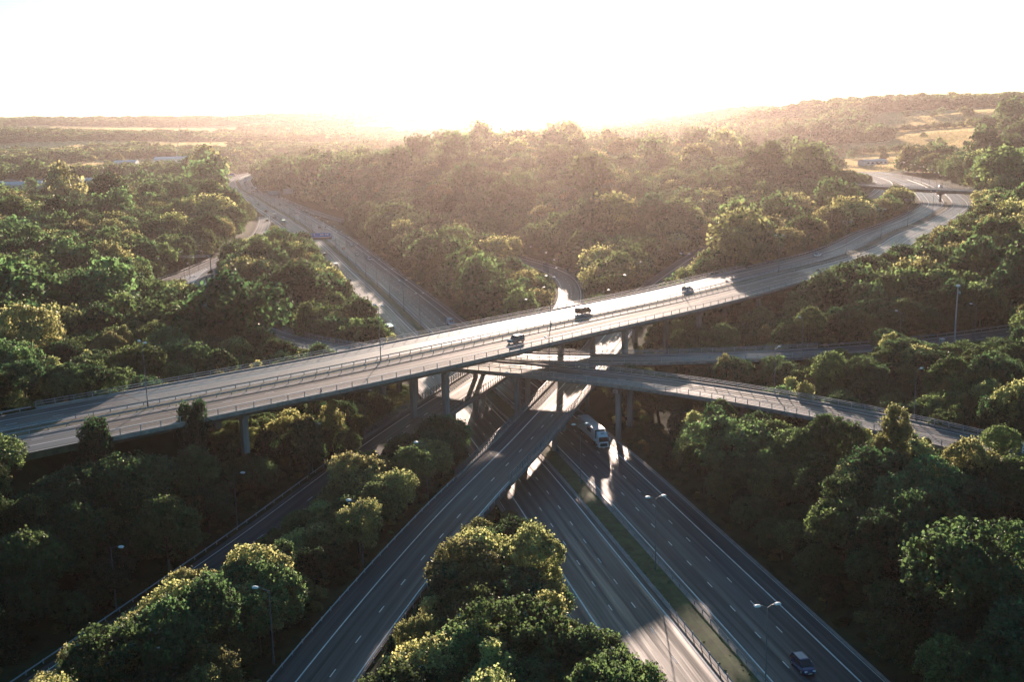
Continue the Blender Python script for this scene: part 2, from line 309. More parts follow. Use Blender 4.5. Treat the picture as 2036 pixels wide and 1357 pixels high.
def vnoise(x, y, sc, seed=0):
    x = x / sc + seed * 17.3; y = y / sc - seed * 9.1; xi = np.floor(x); yi = np.floor(y); fx = x - xi; fy = y - yi
    fx = fx * fx * (3 - 2 * fx); fy = fy * fy * (3 - 2 * fy)
    h = lambda a, b: np.modf(np.abs(np.sin(a * 127.1 + b * 311.7 + seed * 3.7) * 43758.5453))[0]
    return (h(xi, yi) * (1 - fx) + h(xi + 1, yi) * fx) * (1 - fy) + (h(xi, yi + 1) * (1 - fx) + h(xi + 1, yi + 1) * fx) * fy
def ground(x, y):
    x = np.atleast_1d(np.asarray(x, float)); y = np.atleast_1d(np.asarray(y, float)); out = np.zeros_like(x)
    for i in range(0, len(x), 4000):
        X, Y = x[i:i + 4000], y[i:i + 4000]; u = np.log(np.maximum(np.hypot(X, Y), 20)); t = np.arctan2(X, Y)
        dt = np.abs(t[:, None] - _t[None]); dt = np.minimum(dt, 2 * math.pi - dt)
        d2 = (u[:, None] - _u[None]) ** 2 + dt ** 2
        w = 1 / (d2 + 0.004) ** 2.0; z = (w * CP[:, 2]).sum(1) / w.sum(1)
        r = np.hypot(X, Y); z = z + (vnoise(X, Y, 300, 3) - .5) * np.clip((r - 1200) / 1500, 0, 1) * 14 + (vnoise(X, Y, 60, 2) - .5) * np.clip((r - 400) / 600, 0, 1) * 4
        for (n, P, hw, emb) in ROADS:
            a, b = BR.get(n, (1e9, 1e9))
            if not emb: continue
            sel = (P.s < a) | (P.s > b); PP = P.P[sel]
            bb = 60; k = (X > PP[:, 0].min() - bb) & (X < PP[:, 0].max() + bb) & (Y > PP[:, 1].min() - bb) & (Y < PP[:, 1].max() + bb)
            if not k.any(): continue
            D = (X[k, None] - PP[None, :, 0]) ** 2 + (Y[k, None] - PP[None, :, 1]) ** 2; j = D.argmin(1); d = np.sqrt(D[np.arange(len(j)), j]); zr = PP[j, 2] - 0.35
            wdt = np.maximum(7, 2.0 * np.abs(zr - z[k])); q_ = np.clip((d - hw - 1.0) / wdt, 0, 1); q_ = q_ * q_ * (3 - 2 * q_)
            z[k] = zr + (z[k] - zr) * q_
        out[i:i + 4000] = z
    return out
# open fields: polygons in plan
FIELDS = [[(265, 1010), (345, 1000), (395, 925), (455, 985), (500, 1120), (540, 1280), (470, 1380), (360, 1420), (250, 1400), (255, 1230)],
          [(455, 1360), (560, 1270), (700, 1330), (800, 1480), (760, 1700), (640, 1790), (560, 1740), (500, 1600)],
          [(575, 1430), (640, 1330), (760, 1400), (830, 1520), (740, 1530), (640, 1470)],
          [(-760, 2250), (-560, 2230), (-520, 2450), (-700, 2500)], [(-620, 2050), (-500, 2060), (-520, 2180), (-600, 2180)],
          [(-720, 990), (-400, 990), (-345, 1080), (-340, 1240), (-420, 1340), (-560, 1370), (-800, 1330)],
          [(-740, 1520), (-440, 1520), (-450, 1760), (-480, 1980), (-720, 2000)],
          [(-500, 3500), (-250, 3400), (-100, 3700), (-250, 4200), (-520, 4100)], [(-1900, 3700), (-1400, 3600), (-1250, 3900), (-1700, 4100)], [(-1150, 3700), (-800, 3650), (-700, 3900), (-1050, 4000)],
          [(150, 3300), (500, 3200), (650, 3700), (300, 3900)], [(-80, 2900), (90, 2800), (120, 3300), (-60, 3300)]]
def inpoly(x, y, P):
    r = np.zeros(len(x), bool); j = len(P) - 1
    for i in range(len(P)):
        (xi, yi), (xj, yj) = P[i], P[j]
        r ^= ((yi > y) != (yj > y)) & (x < (xj - xi) * (y - yi) / (yj - yi + 1e-9) + xi); j = i
    return r
def infield(x, y):
    wx = x + (vnoise(x, y, 60, 5) - .5) * 30; wy = y + (vnoise(x, y, 60, 6) - .5) * 60
    r = np.zeros(len(x), bool)
    for P in FIELDS: r |= inpoly(wx, wy, P)
    R_ = np.hypot(x, y); r |= (R_ > 1950) & (R_ < 4250) & (vnoise(wx * .55, wy, 230, 8) > .54)
    return r

ang = np.concatenate([np.arange(-180, -34, 6.0), np.arange(-34, 34.01, 0.22), np.arange(39, 175, 6.0)]); nA = len(ang)
rr = np.concatenate([[3, 20, 40, 55], np.exp(np.arange(math.log(68), math.log(9000), 0.0125))]); nR = len(rr)
A_, R_ = np.meshgrid(np.radians(ang), rr); gx = (R_ * np.sin(A_)).ravel(); gy = (R_ * np.cos(A_)).ravel()
gz = ground(gx, gy)
gz = np.where(np.hypot(gx, gy) > 5200, np.minimum(gz, 70), gz)
me = bpy.data.meshes.new('ground'); me.vertices.add(len(gx)); me.vertices.foreach_set('co', np.stack([gx, gy, gz], 1).ravel())
i0 = (np.arange(nR - 1)[:, None] * nA + np.arange(nA)[None]).ravel(); i1 = (np.arange(nR - 1)[:, None] * nA + (np.arange(nA)[None] + 1) % nA).ravel()
F = np.stack([i0, i1, i1 + nA, i0 + nA], 1)
F = np.vstack([F])
me.loops.add(F.size); me.loops.foreach_set('vertex_index', F[:, ::-1].ravel()); me.polygons.add(len(F))
me.polygons.foreach_set('loop_start', np.arange(0, F.size, 4)); me.update(calc_edges=True); me.validate()
me.polygons.foreach_set('use_smooth', [True] * len(me.polygons))
at_ = me.attributes.new('field', 'FLOAT', 'POINT'); at_.data.foreach_set('value', infield(gx, gy).astype(np.float32))
gm = bpy.data.materials.new('ground'); gm.use_nodes = True; nt = gm.node_tree; b = nt.nodes['Principled BSDF']; L = nt.links
atn = nt.nodes.new('ShaderNodeAttribute'); atn.attribute_name = 'field'
tc = nt.nodes.new('ShaderNodeTexCoord')
n1 = nt.nodes.new('ShaderNodeTexNoise'); n1.inputs['Scale'].default_value = 0.25; n1.inputs['Detail'].default_value = 7; L.new(tc.outputs['Object'], n1.inputs['Vector'])
n2 = nt.nodes.new('ShaderNodeTexNoise'); n2.inputs['Scale'].default_value = 0.02; n2.inputs['Detail'].default_value = 8; n2.inputs['Roughness'].default_value = .7; L.new(tc.outputs['Object'], n2.inputs['Vector'])
c1 = nt.nodes.new('ShaderNodeValToRGB'); c1.color_ramp.elements[0].color = (0.016, 0.030, 0.018, 1); c1.color_ramp.elements[0].position = .3
c1.color_ramp.elements[1].color = (0.05, 0.07, 0.03, 1); c1.color_ramp.elements[1].position = .7; L.new(n1.outputs[0], c1.inputs[0])
c2 = nt.nodes.new('ShaderNodeValToRGB'); c2.color_ramp.elements[0].color = (0.28, 0.26, 0.10, 1); c2.color_ramp.elements[0].position = .3
c2.color_ramp.elements[1].color = (0.62, 0.52, 0.28, 1); c2.color_ramp.elements[1].position = .68; L.new(n2.outputs[0], c2.inputs[0])
mx = nt.nodes.new('ShaderNodeMixRGB'); L.new(atn.outputs['Fac'], mx.inputs[0]); L.new(c1.outputs[0], mx.inputs[1]); L.new(c2.outputs[0], mx.inputs[2])
L.new(mx.outputs[0], b.inputs['Base Color']); b.inputs['Roughness'].default_value = 0.95; b.inputs['Specular IOR Level'].default_value = 0.1
bp = nt.nodes.new('ShaderNodeBump'); bp.inputs['Strength'].default_value = .8; bp.inputs['Distance'].default_value = 0.4; L.new(n1.outputs[0], bp.inputs['Height']); n3 = nt.nodes.new('ShaderNodeTexNoise'); n3.inputs['Scale'].default_value = 0.7; n3.inputs['Detail'].default_value = 4; L.new(tc.outputs['Object'], n3.inputs['Vector'])
mm = nt.nodes.new('ShaderNodeMath'); mm.operation = 'MULTIPLY'; L.new(n3.outputs[0], mm.inputs[0]); L.new(atn.outputs['Fac'], mm.inputs[1])
b2_ = nt.nodes.new('ShaderNodeBump'); b2_.inputs['Strength'].default_value = 1.0; b2_.inputs['Distance'].default_value = 3.0; L.new(mm.outputs[0], b2_.inputs['Height']); L.new(bp.outputs[0], b2_.inputs['Normal']); L.new(b2_.outputs[0], b.inputs['Normal'])
me.materials.append(gm); go = bpy.data.objects.new('ground', me); C.objects.link(go); tag(go, kind='structure')

# ---------------------------------------------------------------- ribbons: road sheets, markings
def ribbon(mb, P, s0, s1, o0, o1, dz=0.0, step=4.0, side=0.0, dz1=None):
    """flat strip between offsets o0<o1; optional side skirts going down"""
    n = max(1, int(math.ceil((s1 - s0) / step))); fo0 = o0 if callable(o0) else (lambda u: o0); fo1 = o1 if callable(o1) else (lambda u: o1)
    V = []; U = []
    for i in range(n + 1):
        u = s0 + (s1 - s0) * i / n; a, c = fo0(u), fo1(u)
        V += [P.at(u, a, dz), P.at(u, c, dz if dz1 is None else dz1)]; U += [(a, u), (c, u)]
        if side: V += [P.at(u, a, dz - side), P.at(u, c, dz - side)]; U += [(a - side, u), (c + side, u)]
    k = 4 if side else 2; Fs = []
    for i in range(n):
        a = i * k; b = a + k; Fs.append((a, a + 1, b + 1, b))
        if side: Fs += [(a + 2, a, b, b + 2), (a + 1, a + 3, b + 3, b + 1)]
    base = len(mb.v); mb.add(V, Fs)
    if not hasattr(mb, 'uv'): mb.uv = {}
    for i, t in enumerate(U): mb.uv[base + i] = t
def build_road(mb, name, m, parent=None):
    me = bpy.data.meshes.new(name); me.from_pydata(mb.v, [], mb.f); me.materials.append(m)
    uvl = me.uv_layers.new(name='road'); li = np.empty(len(me.loops), int); me.loops.foreach_get('vertex_index', li)
    arr = np.array([mb.uv.get(i, (0, 0)) for i in range(len(mb.v))], float); uvl.data.foreach_set('uv', arr[li].ravel())
    bm = bmesh.new(); bm.from_mesh(me)
    for f in bm.faces:
        if f.normal.z < -0.2: f.normal_flip()
    bm.to_mesh(me); bm.free()
    o = bpy.data.objects.new(name, me); C.objects.link(o)
    if parent: o.parent = parent
    return o
def solid(mb, P, s0, s1, o, w=0.2, dz=0.012): ribbon(mb, P, s0, s1, o - w / 2, o + w / 2, dz)
def dashes(mb, P, s0, s1, o, on=2.0, mod=9.0, w=0.16, dz=0.012, ph=0.0):
    u = s0 + ph
    while u < s1 - on: ribbon(mb, P, u, u + on, o - w / 2, o + w / 2, dz, step=9); u += mod
def chev(mb, P, s0, s1, oa, ob, mod=5, dz=0.012):
    u = s0
    while u < s1:
        a, b2 = oa(u), ob(u)
        if b2 - a > 0.6:
            V = [P.at(u, a, dz), P.at(u + 1.2, a, dz), P.at(u + 3.7, b2, dz), P.at(u + 2.5, b2, dz)]
            base = len(mb.v); mb.add(V, [(0, 1, 2, 3)]); 
        u += mod

def guardrail(name, P, s0, s1, o, face=1, h=0.62, post_mod=3.2, m='steel', double=False, z=0.0):
    """W-beam on posts; one thing"""
    mb = MB(); n = int((s1 - s0) / 4); w = 0.16
    prof = [(0.0, .42), (.07, .47), (.01, .535), (.07, .60), (0.0, .66)] 
    for sgn in ((face,) if not double else (1, -1)):
        V = []; k = len(prof)
        for i in range(n + 1):
            u = s0 + (s1 - s0) * i / n
            for (a, c) in prof: V.append(P.at(u, o + sgn * (0.10 + a), z + c + (h - .62)))
        mb.add(V, [(i * k + j, i * k + j + 1, (i + 1) * k + j + 1, (i + 1) * k + j) for i in range(n) for j in range(k - 1)])
    u = s0
    while u < s1:
        p = P.at(u, o, z); mb.box((p.x, p.y, p.z + .3), (.14, .1, .66), P.heading(u)); u += post_mod
    return mb.build(name, M[m])

def parapet(parent, P, s0, s1, o, h=1.05, post_mod=3.0, m='steel', rails=(0.45, 0.75, 1.05), rw=0.09, plinth=0.25, pw=0.5, postw=0.12, z=0.0):
    """bridge parapet: rails (own mesh) > individual posts; concrete plinth"""
    sg = 1 if o > 0 else -1
    rl = MB(); n = max(2, int((s1 - s0) / 4))
    for hz in rails:
        V = []
        for i in range(n + 1):
            u = s0 + (s1 - s0) * i / n
            for (a, c) in ((-rw / 2, -rw / 2), (rw / 2, -rw / 2), (rw / 2, rw / 2), (-rw / 2, rw / 2)): V.append(P.at(u, o + a, z + hz + plinth + c))
        rl.add(V, [(i * 4 + j, i * 4 + (j + 1) % 4, (i + 1) * 4 + (j + 1) % 4, (i + 1) * 4 + j) for i in range(n) for j in range(4)])
    ro = rl.build('parapet', M[m], parent)
    pl = MB(); V = []
    for i in range(n + 1):
        u = s0 + (s1 - s0) * i / n
        for (a, c) in ((-pw / 2, -.02), (pw / 2, -.02), (pw / 2, plinth), (-pw / 2, plinth)): V.append(P.at(u, o + a, z + c))
    pl.add(V, [(i * 4 + j, i * 4 + (j + 1) % 4, (i + 1) * 4 + (j + 1) % 4, (i + 1) * 4 + j) for i in range(n) for j in range(4)])
    pl.build('plinth', M['verge'], ro)
    cnt = int((s1 - s0) / post_mod) + 1
    pm = MB(); pm.box((0, 0, h / 2), (postw, postw, h)); first = None; rest = MB()
    for i in range(cnt):
        u = s0 + i * post_mod
        if u > s1: break
        p = P.at(u, o, z + plinth); hd = P.heading(u)
        if i >= 95: rest.box((p.x, p.y, p.z + h / 2), (postw, postw, h), hd); continue
        if first is None: first = pm.build('post', M[m], ro); q_ = first
        else: q_ = first.copy(); C.objects.link(q_); q_.parent = ro
        q_.location = p; q_.rotation_euler = (0, 0, hd)
    if rest.v: tag(rest.build('post', M[m], ro), kind='stuff')
    return ro

def deck(parent, P, s0, s1, hw, depth=1.7, edge=0.55, top=-0.02, hr=None):
    hr = hr or hw
    prof = [(-hw, 0), (hr, 0), (hr, -edge), (hr - .35, -edge - .1), (hr - 2.4, -depth), (-hw + 2.4, -depth), (-hw + .35, -edge - .1), (-hw, -edge)]
    mb = MB(); n = max(2, int((s1 - s0) / 4)); k = len(prof); V = []
    for i in range(n + 1):
        u = s0 + (s1 - s0) * i / n
        for a, c in prof: V.append(P.at(u, a, top + c))
    Fs = [(i * k + j, i * k + (j + 1) % k, (i + 1) * k + (j + 1) % k, (i + 1) * k + j) for i in range(n) for j in range(k)]
    Fs += [tuple(range(k)), tuple(reversed(range(n * k, n * k + k)))]
    mb.add(V, Fs); return mb.build('deck', M['conc'], parent)

def piers(parent, P, ulist, offs, w=1.3, d=1.3, depth=1.72, cap=True, hwcap=None):
    for u in ulist:
        hd = P.heading(u)
        if cap:
            p = P.at(u, 0, -depth - .45); cb = MB(); cb.box((0, 0, 0), (1.3, 2 * (hwcap or (max(offs) + 1.2)), .9)); c = cb.build('crossbeam', M['conc'], parent, bevel=.04)
            c.location = p; c.rotation_euler = (0, 0, hd)
        for of in offs:
            p = P.at(u, of); g = float(ground(p.x, p.y)[0]) - 1.0; zt = p.z - depth - (.9 if cap else 0) + .01
            if zt - g < 1.2: continue
            mb = MB(); mb.box((0, 0, 0), (w, d, zt - g)); c = mb.build('pier', M['conc'], parent, bevel=.08)
            c.location = (p.x, p.y, (zt + g) / 2); c.rotation_euler = (0, 0, hd)

# ---- motorway
SE = MW.sy(2050)
mb = MB(); s_near = MW.sy(60)
ribbon(mb, MW, 0, SE, -17.4, -2.35, 0, side=.8); ribbon(mb, MW, 0, SE, 2.35, 17.4, 0, side=.8)
mway = tag(build_road(mb, 'motorway', M['road']), kind='structure')
mb = MB(); ribbon(mb, MW, 0, SE, -2.35, -1.75, .03, side=.5); ribbon(mb, MW, 0, SE, 1.75, 2.35, .03, side=.5)
ribbon(mb, MW, 0, SE, 17.4, 18.0, -.05, side=.5); ribbon(mb, MW, 0, SE, -18.0, -17.4, -.05, side=.5)
tag(build_road(mb, 'kerb_strip', M['verge']), kind='structure')
mb = MB(); n_ = int(SE / 3)
V = []
for i in range(n_ + 1):
    u = SE * i / n_
    for o_, zz in ((-1.75, .02), (-.9, .09), (0, .15), (.9, .09), (1.75, .02)):
        V.append(MW.at(u, o_, zz + .05 * rnd.random()))
mb.add(V, [(i * 5 + j, i * 5 + j + 1, (i + 1) * 5 + j + 1, (i + 1) * 5 + j) for i in range(n_) for j in range(4)])
tag(mb.build('central_reservation', M['grass']), kind='structure')
mb = MB()
for sg in (-1, 1):
    solid(mb, MW, 0, SE, sg * 3.3, .22); solid(mb, MW, 0, SE, sg * 14.25, .26); solid(mb, MW, 0, SE, sg * 17.2, .12)
    for o_, ph in ((6.95, 0), (10.6, 0)):
        dashes(mb, MW, MW.near(28.5 + 0, 190.7)[0] % 9, SE, sg * o_, ph=(0 if o_ > 8 else 8.1) if sg > 0 else 4.0)
tag(build_road(mb, 'road_markings', M['mark']), kind='structure')
guard_specs = [('crash_barrier', MW, 60, SE, 1.55, 1, 'long steel crash barrier on the right edge of the grass central reservation'),
               ('crash_barrier', MW, 60, SE, -1.55, -1, 'long steel crash barrier on the left edge of the grass central reservation')]
# ---- slip roads at grade (structure) and the viaducts (things)
def slip(name, P, rng_, o0, o1, lines, dash_o, m='road4', side=1.0, extra=None, chevr=None):
    for (a, b2) in rng_:
        mb = MB(); ribbon(mb, P, a, b2, o0, o1, 0, side=side); tag(build_road(mb, name, M[m]), kind='structure')
        mb = MB()
        for l in lines: solid(mb, P, a, b2, l, .2)
        for l in dash_o: dashes(mb, P, a, b2, l, mod=9)
        if chevr: chev(mb, P, *chevr)
        tag(build_road(mb, 'road_markings', M['mark']), kind='structure')
def span(P, key): a, b2 = BR[key]; return [(0, a), (b2, P.len)]
slip('slip_road', R1, span(R1, 'R1'), -7.2, 3.9, (-3.75, 3.3), (0,))
slip('slip_road', R2, span(R2, 'R2'), -4.9, 5.2, (-3.7, 3.75), (0,))
slip('slip_road', V2, [(V2.near(-201, 918)[0], BR['V2'][0]), (BR['V2'][1], V2.len)], -5.2, 5.2, (-3.9, 3.9), (0,))
slip('slip_road', JB, [(12, JB.len)], -4.6, 4.6, (-3.7, 3.7), (0,))
slip('slip_road', SL, [(0, BR['SL'][0])], -4.4, 4.4, (-3.6, 3.6), (0,))
slip('access_road', OB, [(0, BR['OB'][0]), (BR['OB'][1], OB.len)], -3.6, 3.6, (), (0,))
# chevron island between the two left slip roads
mb = MB(); mk = MB()
Ls = V2.near(-158.5, 650)[0]; Le = V2.near(-141, 503)[0]; N = 40; V = []
for i in range(N + 1):
    u = Ls + (Le - Ls) * i / N; a = V2.at(u, 3.6, 0); ub, ob = JB.near(a.x, a.y); c = JB.at(ub, -3.8, 0)
    a.z -= .006; c.z -= .006; V += [a, c]
mb.add(V, [(2 * i, 2 * i + 1, 2 * i + 3, 2 * i + 2) for i in range(N)]); mb.uv = {i: (0, i) for i in range(len(V))}
tag(build_road(mb, 'paved_island', M['road2']), kind='structure')
for i in range(4, N - 1):
    a, c, d_, e_ = V[2 * i], V[2 * i + 1], V[2 * i + 2], V[2 * i + 3]
    if (a - c).length < 2 or i % 1: continue
    up = Vector((0, 0, .03)); t = (d_ - a) * .42; sh = (d_ - a) * 1.2
    mk.add([a + up + sh, c + up, c + t + up, a + t + up + sh], [(0, 1, 2, 3)])
mk.uv = {}; tag(build_road(mk, 'road_markings', M['mark']), kind='structure')

def viaduct(name, label, P, key, hw, lanes, lines, dsh, depth, par_kw, pier_args, verge=True, joints=(), hr=None):
    a, b2 = BR[key]; root = tag(empty(name, (0, 0, 0)), label, 'viaduct' if key in ('TV', 'V2') else 'bridge')
    deck(root, P, a, b2, hw, depth, hr=hr)
    for (o0, o1, m_) in lanes:
        mb = MB(); ribbon(mb, P, a, b2, o0, o1, .0); build_road(mb, 'carriageway' if m_.startswith('road') else 'verge', M[m_], root)
    mb = MB()
    for l, w in lines: solid(mb, P, a, b2, l, w)
    for l in dsh: dashes(mb, P, a, b2, l)
    build_road(mb, 'lane_markings', M['mark'], root)
    for j in joints:
        mb = MB(); V = [P.at(j, -hw + .6, .009), P.at(j, (hr or hw) - .6, .009), P.at(j + .35, (hr or hw) - .6, .009), P.at(j + .35, -hw + .6, .009)]
        mb.add(V, [(0, 1, 2, 3)]); mb.uv = {}; build_road(mb, 'expansion_joint', M['joint'], root)
    for kw in par_kw: parapet(root, P, a, b2, **kw)
    piers(root, P, *pier_args[0], **pier_args[1])
    return root
ta, tb = BR['TV']
tpu = [TV.near(*p)[0] for p in ((-60, 213), (-24, 246), (20, 291), (44, 313), (66, 338), (86, 362))]
viaduct('motorway_viaduct', 'wide concrete viaduct carrying two sunlit carriageways over all the other roads', TV, 'TV', 15.6,
        [(-14.3, -2.4, 'road2'), (2.4, 13.6, 'road3'), (-2.0, 2.0, 'dirt')], [(-3.1, .2), (-10.3, .22), (3.1, .2), (10.3, .22), (13.5, .14), (-14.1, .14)], (-6.7, 6.7), 1.75,
        [dict(o=-15.35, rails=(.5, .98), h=1.0, post_mod=3.6), dict(o=15.35, rails=(.98,), h=1.0, post_mod=3.6, rw=.08)],
        ((tpu, (-11, 0, 11)), dict(w=1.25, d=1.25)), joints=[TV.near(48, 320)[0], TV.near(-68, 203)[0]])
v2a, v2b = BR['V2']
v2u = [V2.near(*p)[0] for p in ((-52, 310), (-27, 281), (2.5, 262), (25.5, 248), (48, 231.5), (64, 216.5), (76, 203))]
viaduct('slip_road_viaduct', 'curved two lane viaduct with white railings sweeping in from the right edge', V2, 'V2', 5.9,
        [(-5.1, 5.1, 'road4')], [(-3.9, .18), (3.9, .15)], (0.0,), 1.35,
        [dict(o=-5.65, post_mod=2.9), dict(o=5.65, post_mod=2.9)], ((v2u, (-2.9, 2.9)), dict(w=1.1, d=1.1, depth=1.37, hwcap=4.6)))
sa, sb = BR['SL']
viaduct('slip_road_bridge', 'short low bridge deck lit white by the sun just behind the curved viaduct', SL, 'SL', 4.9,
        [(-4.2, 4.2, 'road2')], [(-3.6, .15), (3.6, .15)], (0.0,), 1.3,
        [dict(o=-4.65, post_mod=2.9), dict(o=4.65, post_mod=2.9)], (([SL.near(56, 271)[0], SL.near(29, 271)[0], SL.near(-9, 281)[0]], (-2.2, 2.2)), dict(w=1.0, d=1.0, depth=1.32, hwcap=3.6)))
r1a, r1b = BR['R1']
viaduct('ramp_bridge', 'two lane ramp bridge with patches of low sun crossing over the motorway at centre', R1, 'R1', 7.55,
        [(-7.2, 3.5, 'road4')], [(-3.75, .22), (3.3, .2)], (0.0,), 1.2,
        [dict(o=-7.0, post_mod=1.6, h=1.5, rails=(.3, .7, 1.1, 1.5), m='steel2', postw=.14), dict(o=3.75, post_mod=1.6, h=1.5, rails=(.3, .7, 1.1, 1.5), m='steel2', postw=.14)],
        (([R1.near(7.5, 238)[0], R1.near(17, 273)[0]], (-4.5, 1.5)), dict(w=1, d=1, depth=1.22, hwcap=4.0)), hr=4.1)
r2a, r2b = BR['R2']
viaduct('loop_ramp_bridge', 'narrow loop ramp bridge with dark posts crossing the motorway under the widest viaduct', R2, 'R2', 5.9,
        [(-5.1, 5.3, 'road4')], [(-3.7, .18), (3.75, .18)], (0.0,), 1.2,
        [dict(o=-5.6, post_mod=1.6, h=1.5, rails=(.3, .7, 1.1, 1.5), m='steel2', postw=.14), dict(o=5.6, post_mod=1.6, h=1.5, rails=(.3, .7, 1.1, 1.5), m='steel2', postw=.14)],
        (([R2.near(-12, 267)[0], R2.near(-3, 296)[0]], (-3, 3)), dict(w=1, d=1, depth=1.22, hwcap=4.6)))
oa, ob_ = BR['OB']
viaduct('overbridge', 'plain grey overbridge crossing the far bend of the high road', OB, 'OB', 4.8,
        [(-3.6, 3.6, 'road')], [], (0.0,), 1.9,
        [dict(o=-4.5, post_mod=4, rails=(.5, 1.0)), dict(o=4.5, post_mod=4, rails=(.5, 1.0))], (([OB.near(252, 652)[0]], (0, )), dict(w=1, d=1, depth=1.92, hwcap=3)))
# at-grade parts of the high road
for (a, b2) in ((0, ta), (tb, TV.len)):
    mb = MB(); ribbon(mb, TV, a, b2, -14.3, 14.3, -.03, side=1.2); tag(build_road(mb, 'high_road_base', M['dirt']), kind='structure')
    mb = MB(); ribbon(mb, TV, a, b2, -14.3, -2.4, 0); ribbon(mb, TV, a, b2, 2.4, 14.3, 0); tag(build_road(mb, 'high_road', M['road2']), kind='structure')
    mb = MB()
    for sg in (-1, 1):
        solid(mb, TV, a, b2, sg * 3.1, .2); solid(mb, TV, a, b2, sg * 10.3, .24); solid(mb, TV, a, b2, sg * 14.1, .14); dashes(mb, TV, a, b2, sg * 6.7)
    tag(build_road(mb, 'road_markings', M['mark']), kind='structure')
for (o_, f_, lab) in ((-2.15, -1, 'steel barrier on the far side of the high road median'), (2.15, 1, 'steel barrier on the near side of the high road median')):
    tag(guardrail('crash_barrier', TV, 40, TV.near(310, 870)[0], o_, f_, h=.7), lab, 'crash barrier', 'median barriers')
for (n_, P, a, b2, o_, f_, lab) in [g for g in guard_specs]:
    pass
for (P, a, b2, o_, f_, lab) in [
        (MW, 140, SE, 2.0, 1, 'long barrier on the right edge of the motorway median'), (MW, 140, SE, -2.0, -1, 'long barrier on the left edge of the motorway median'),
        (R1, 40, r1a - 1, -6.9, 1, 'barrier along the left side of the centre ramp'), (R1, 40, r1a - 1, 4.2, -1, 'barrier along the right side of the centre ramp by the tree island'),
        (R1, r1b + 1, R1.len, -6.9, 1, 'barrier left of the ramp beyond its bridge'), (R1, r1b + 1, R1.len, 4.2, -1, 'barrier right of the ramp beyond its bridge'),
        (R2, 20, r2a - 1, -5.6, 1, 'barrier left of the lower slip road in the trees'), (R2, r2b + 1, R2.near(0, 568)[0], 5.6, -1, 'barrier on the outer side of the loop ramp'),
        (V2, v2b + 1, V2.len - 5, -5.9, 1, 'barrier at the right end of the curved viaduct'), (SL, 20, sa - 1, 5.0, 1, 'barrier behind the short slip road on the right'),
        (TV, tb + 1, TV.near(300, 815)[0], -14.9, 1, 'barrier on the far verge of the high road bend'), (TV, 60, ta - 1, -14.9, 1, 'barrier on the far verge at the left end of the high road'),
        (MW, MW.sy(330), MW.sy(800), 18.3, -1, 'barrier along the right hard shoulder beyond the viaduct'),
        (V2, V2.near(-165, 715)[0], V2.near(-139, 495)[0], -5.8, 1, 'barrier on the inner side of the left exit road'),
        (JB, 40, 160, 5.4, -1, 'barrier beside the left branch road below the sign truss')]:
    tag(guardrail('crash_barrier', P, a, b2, o_, f_), lab, 'crash barrier', 'roadside crash barriers')

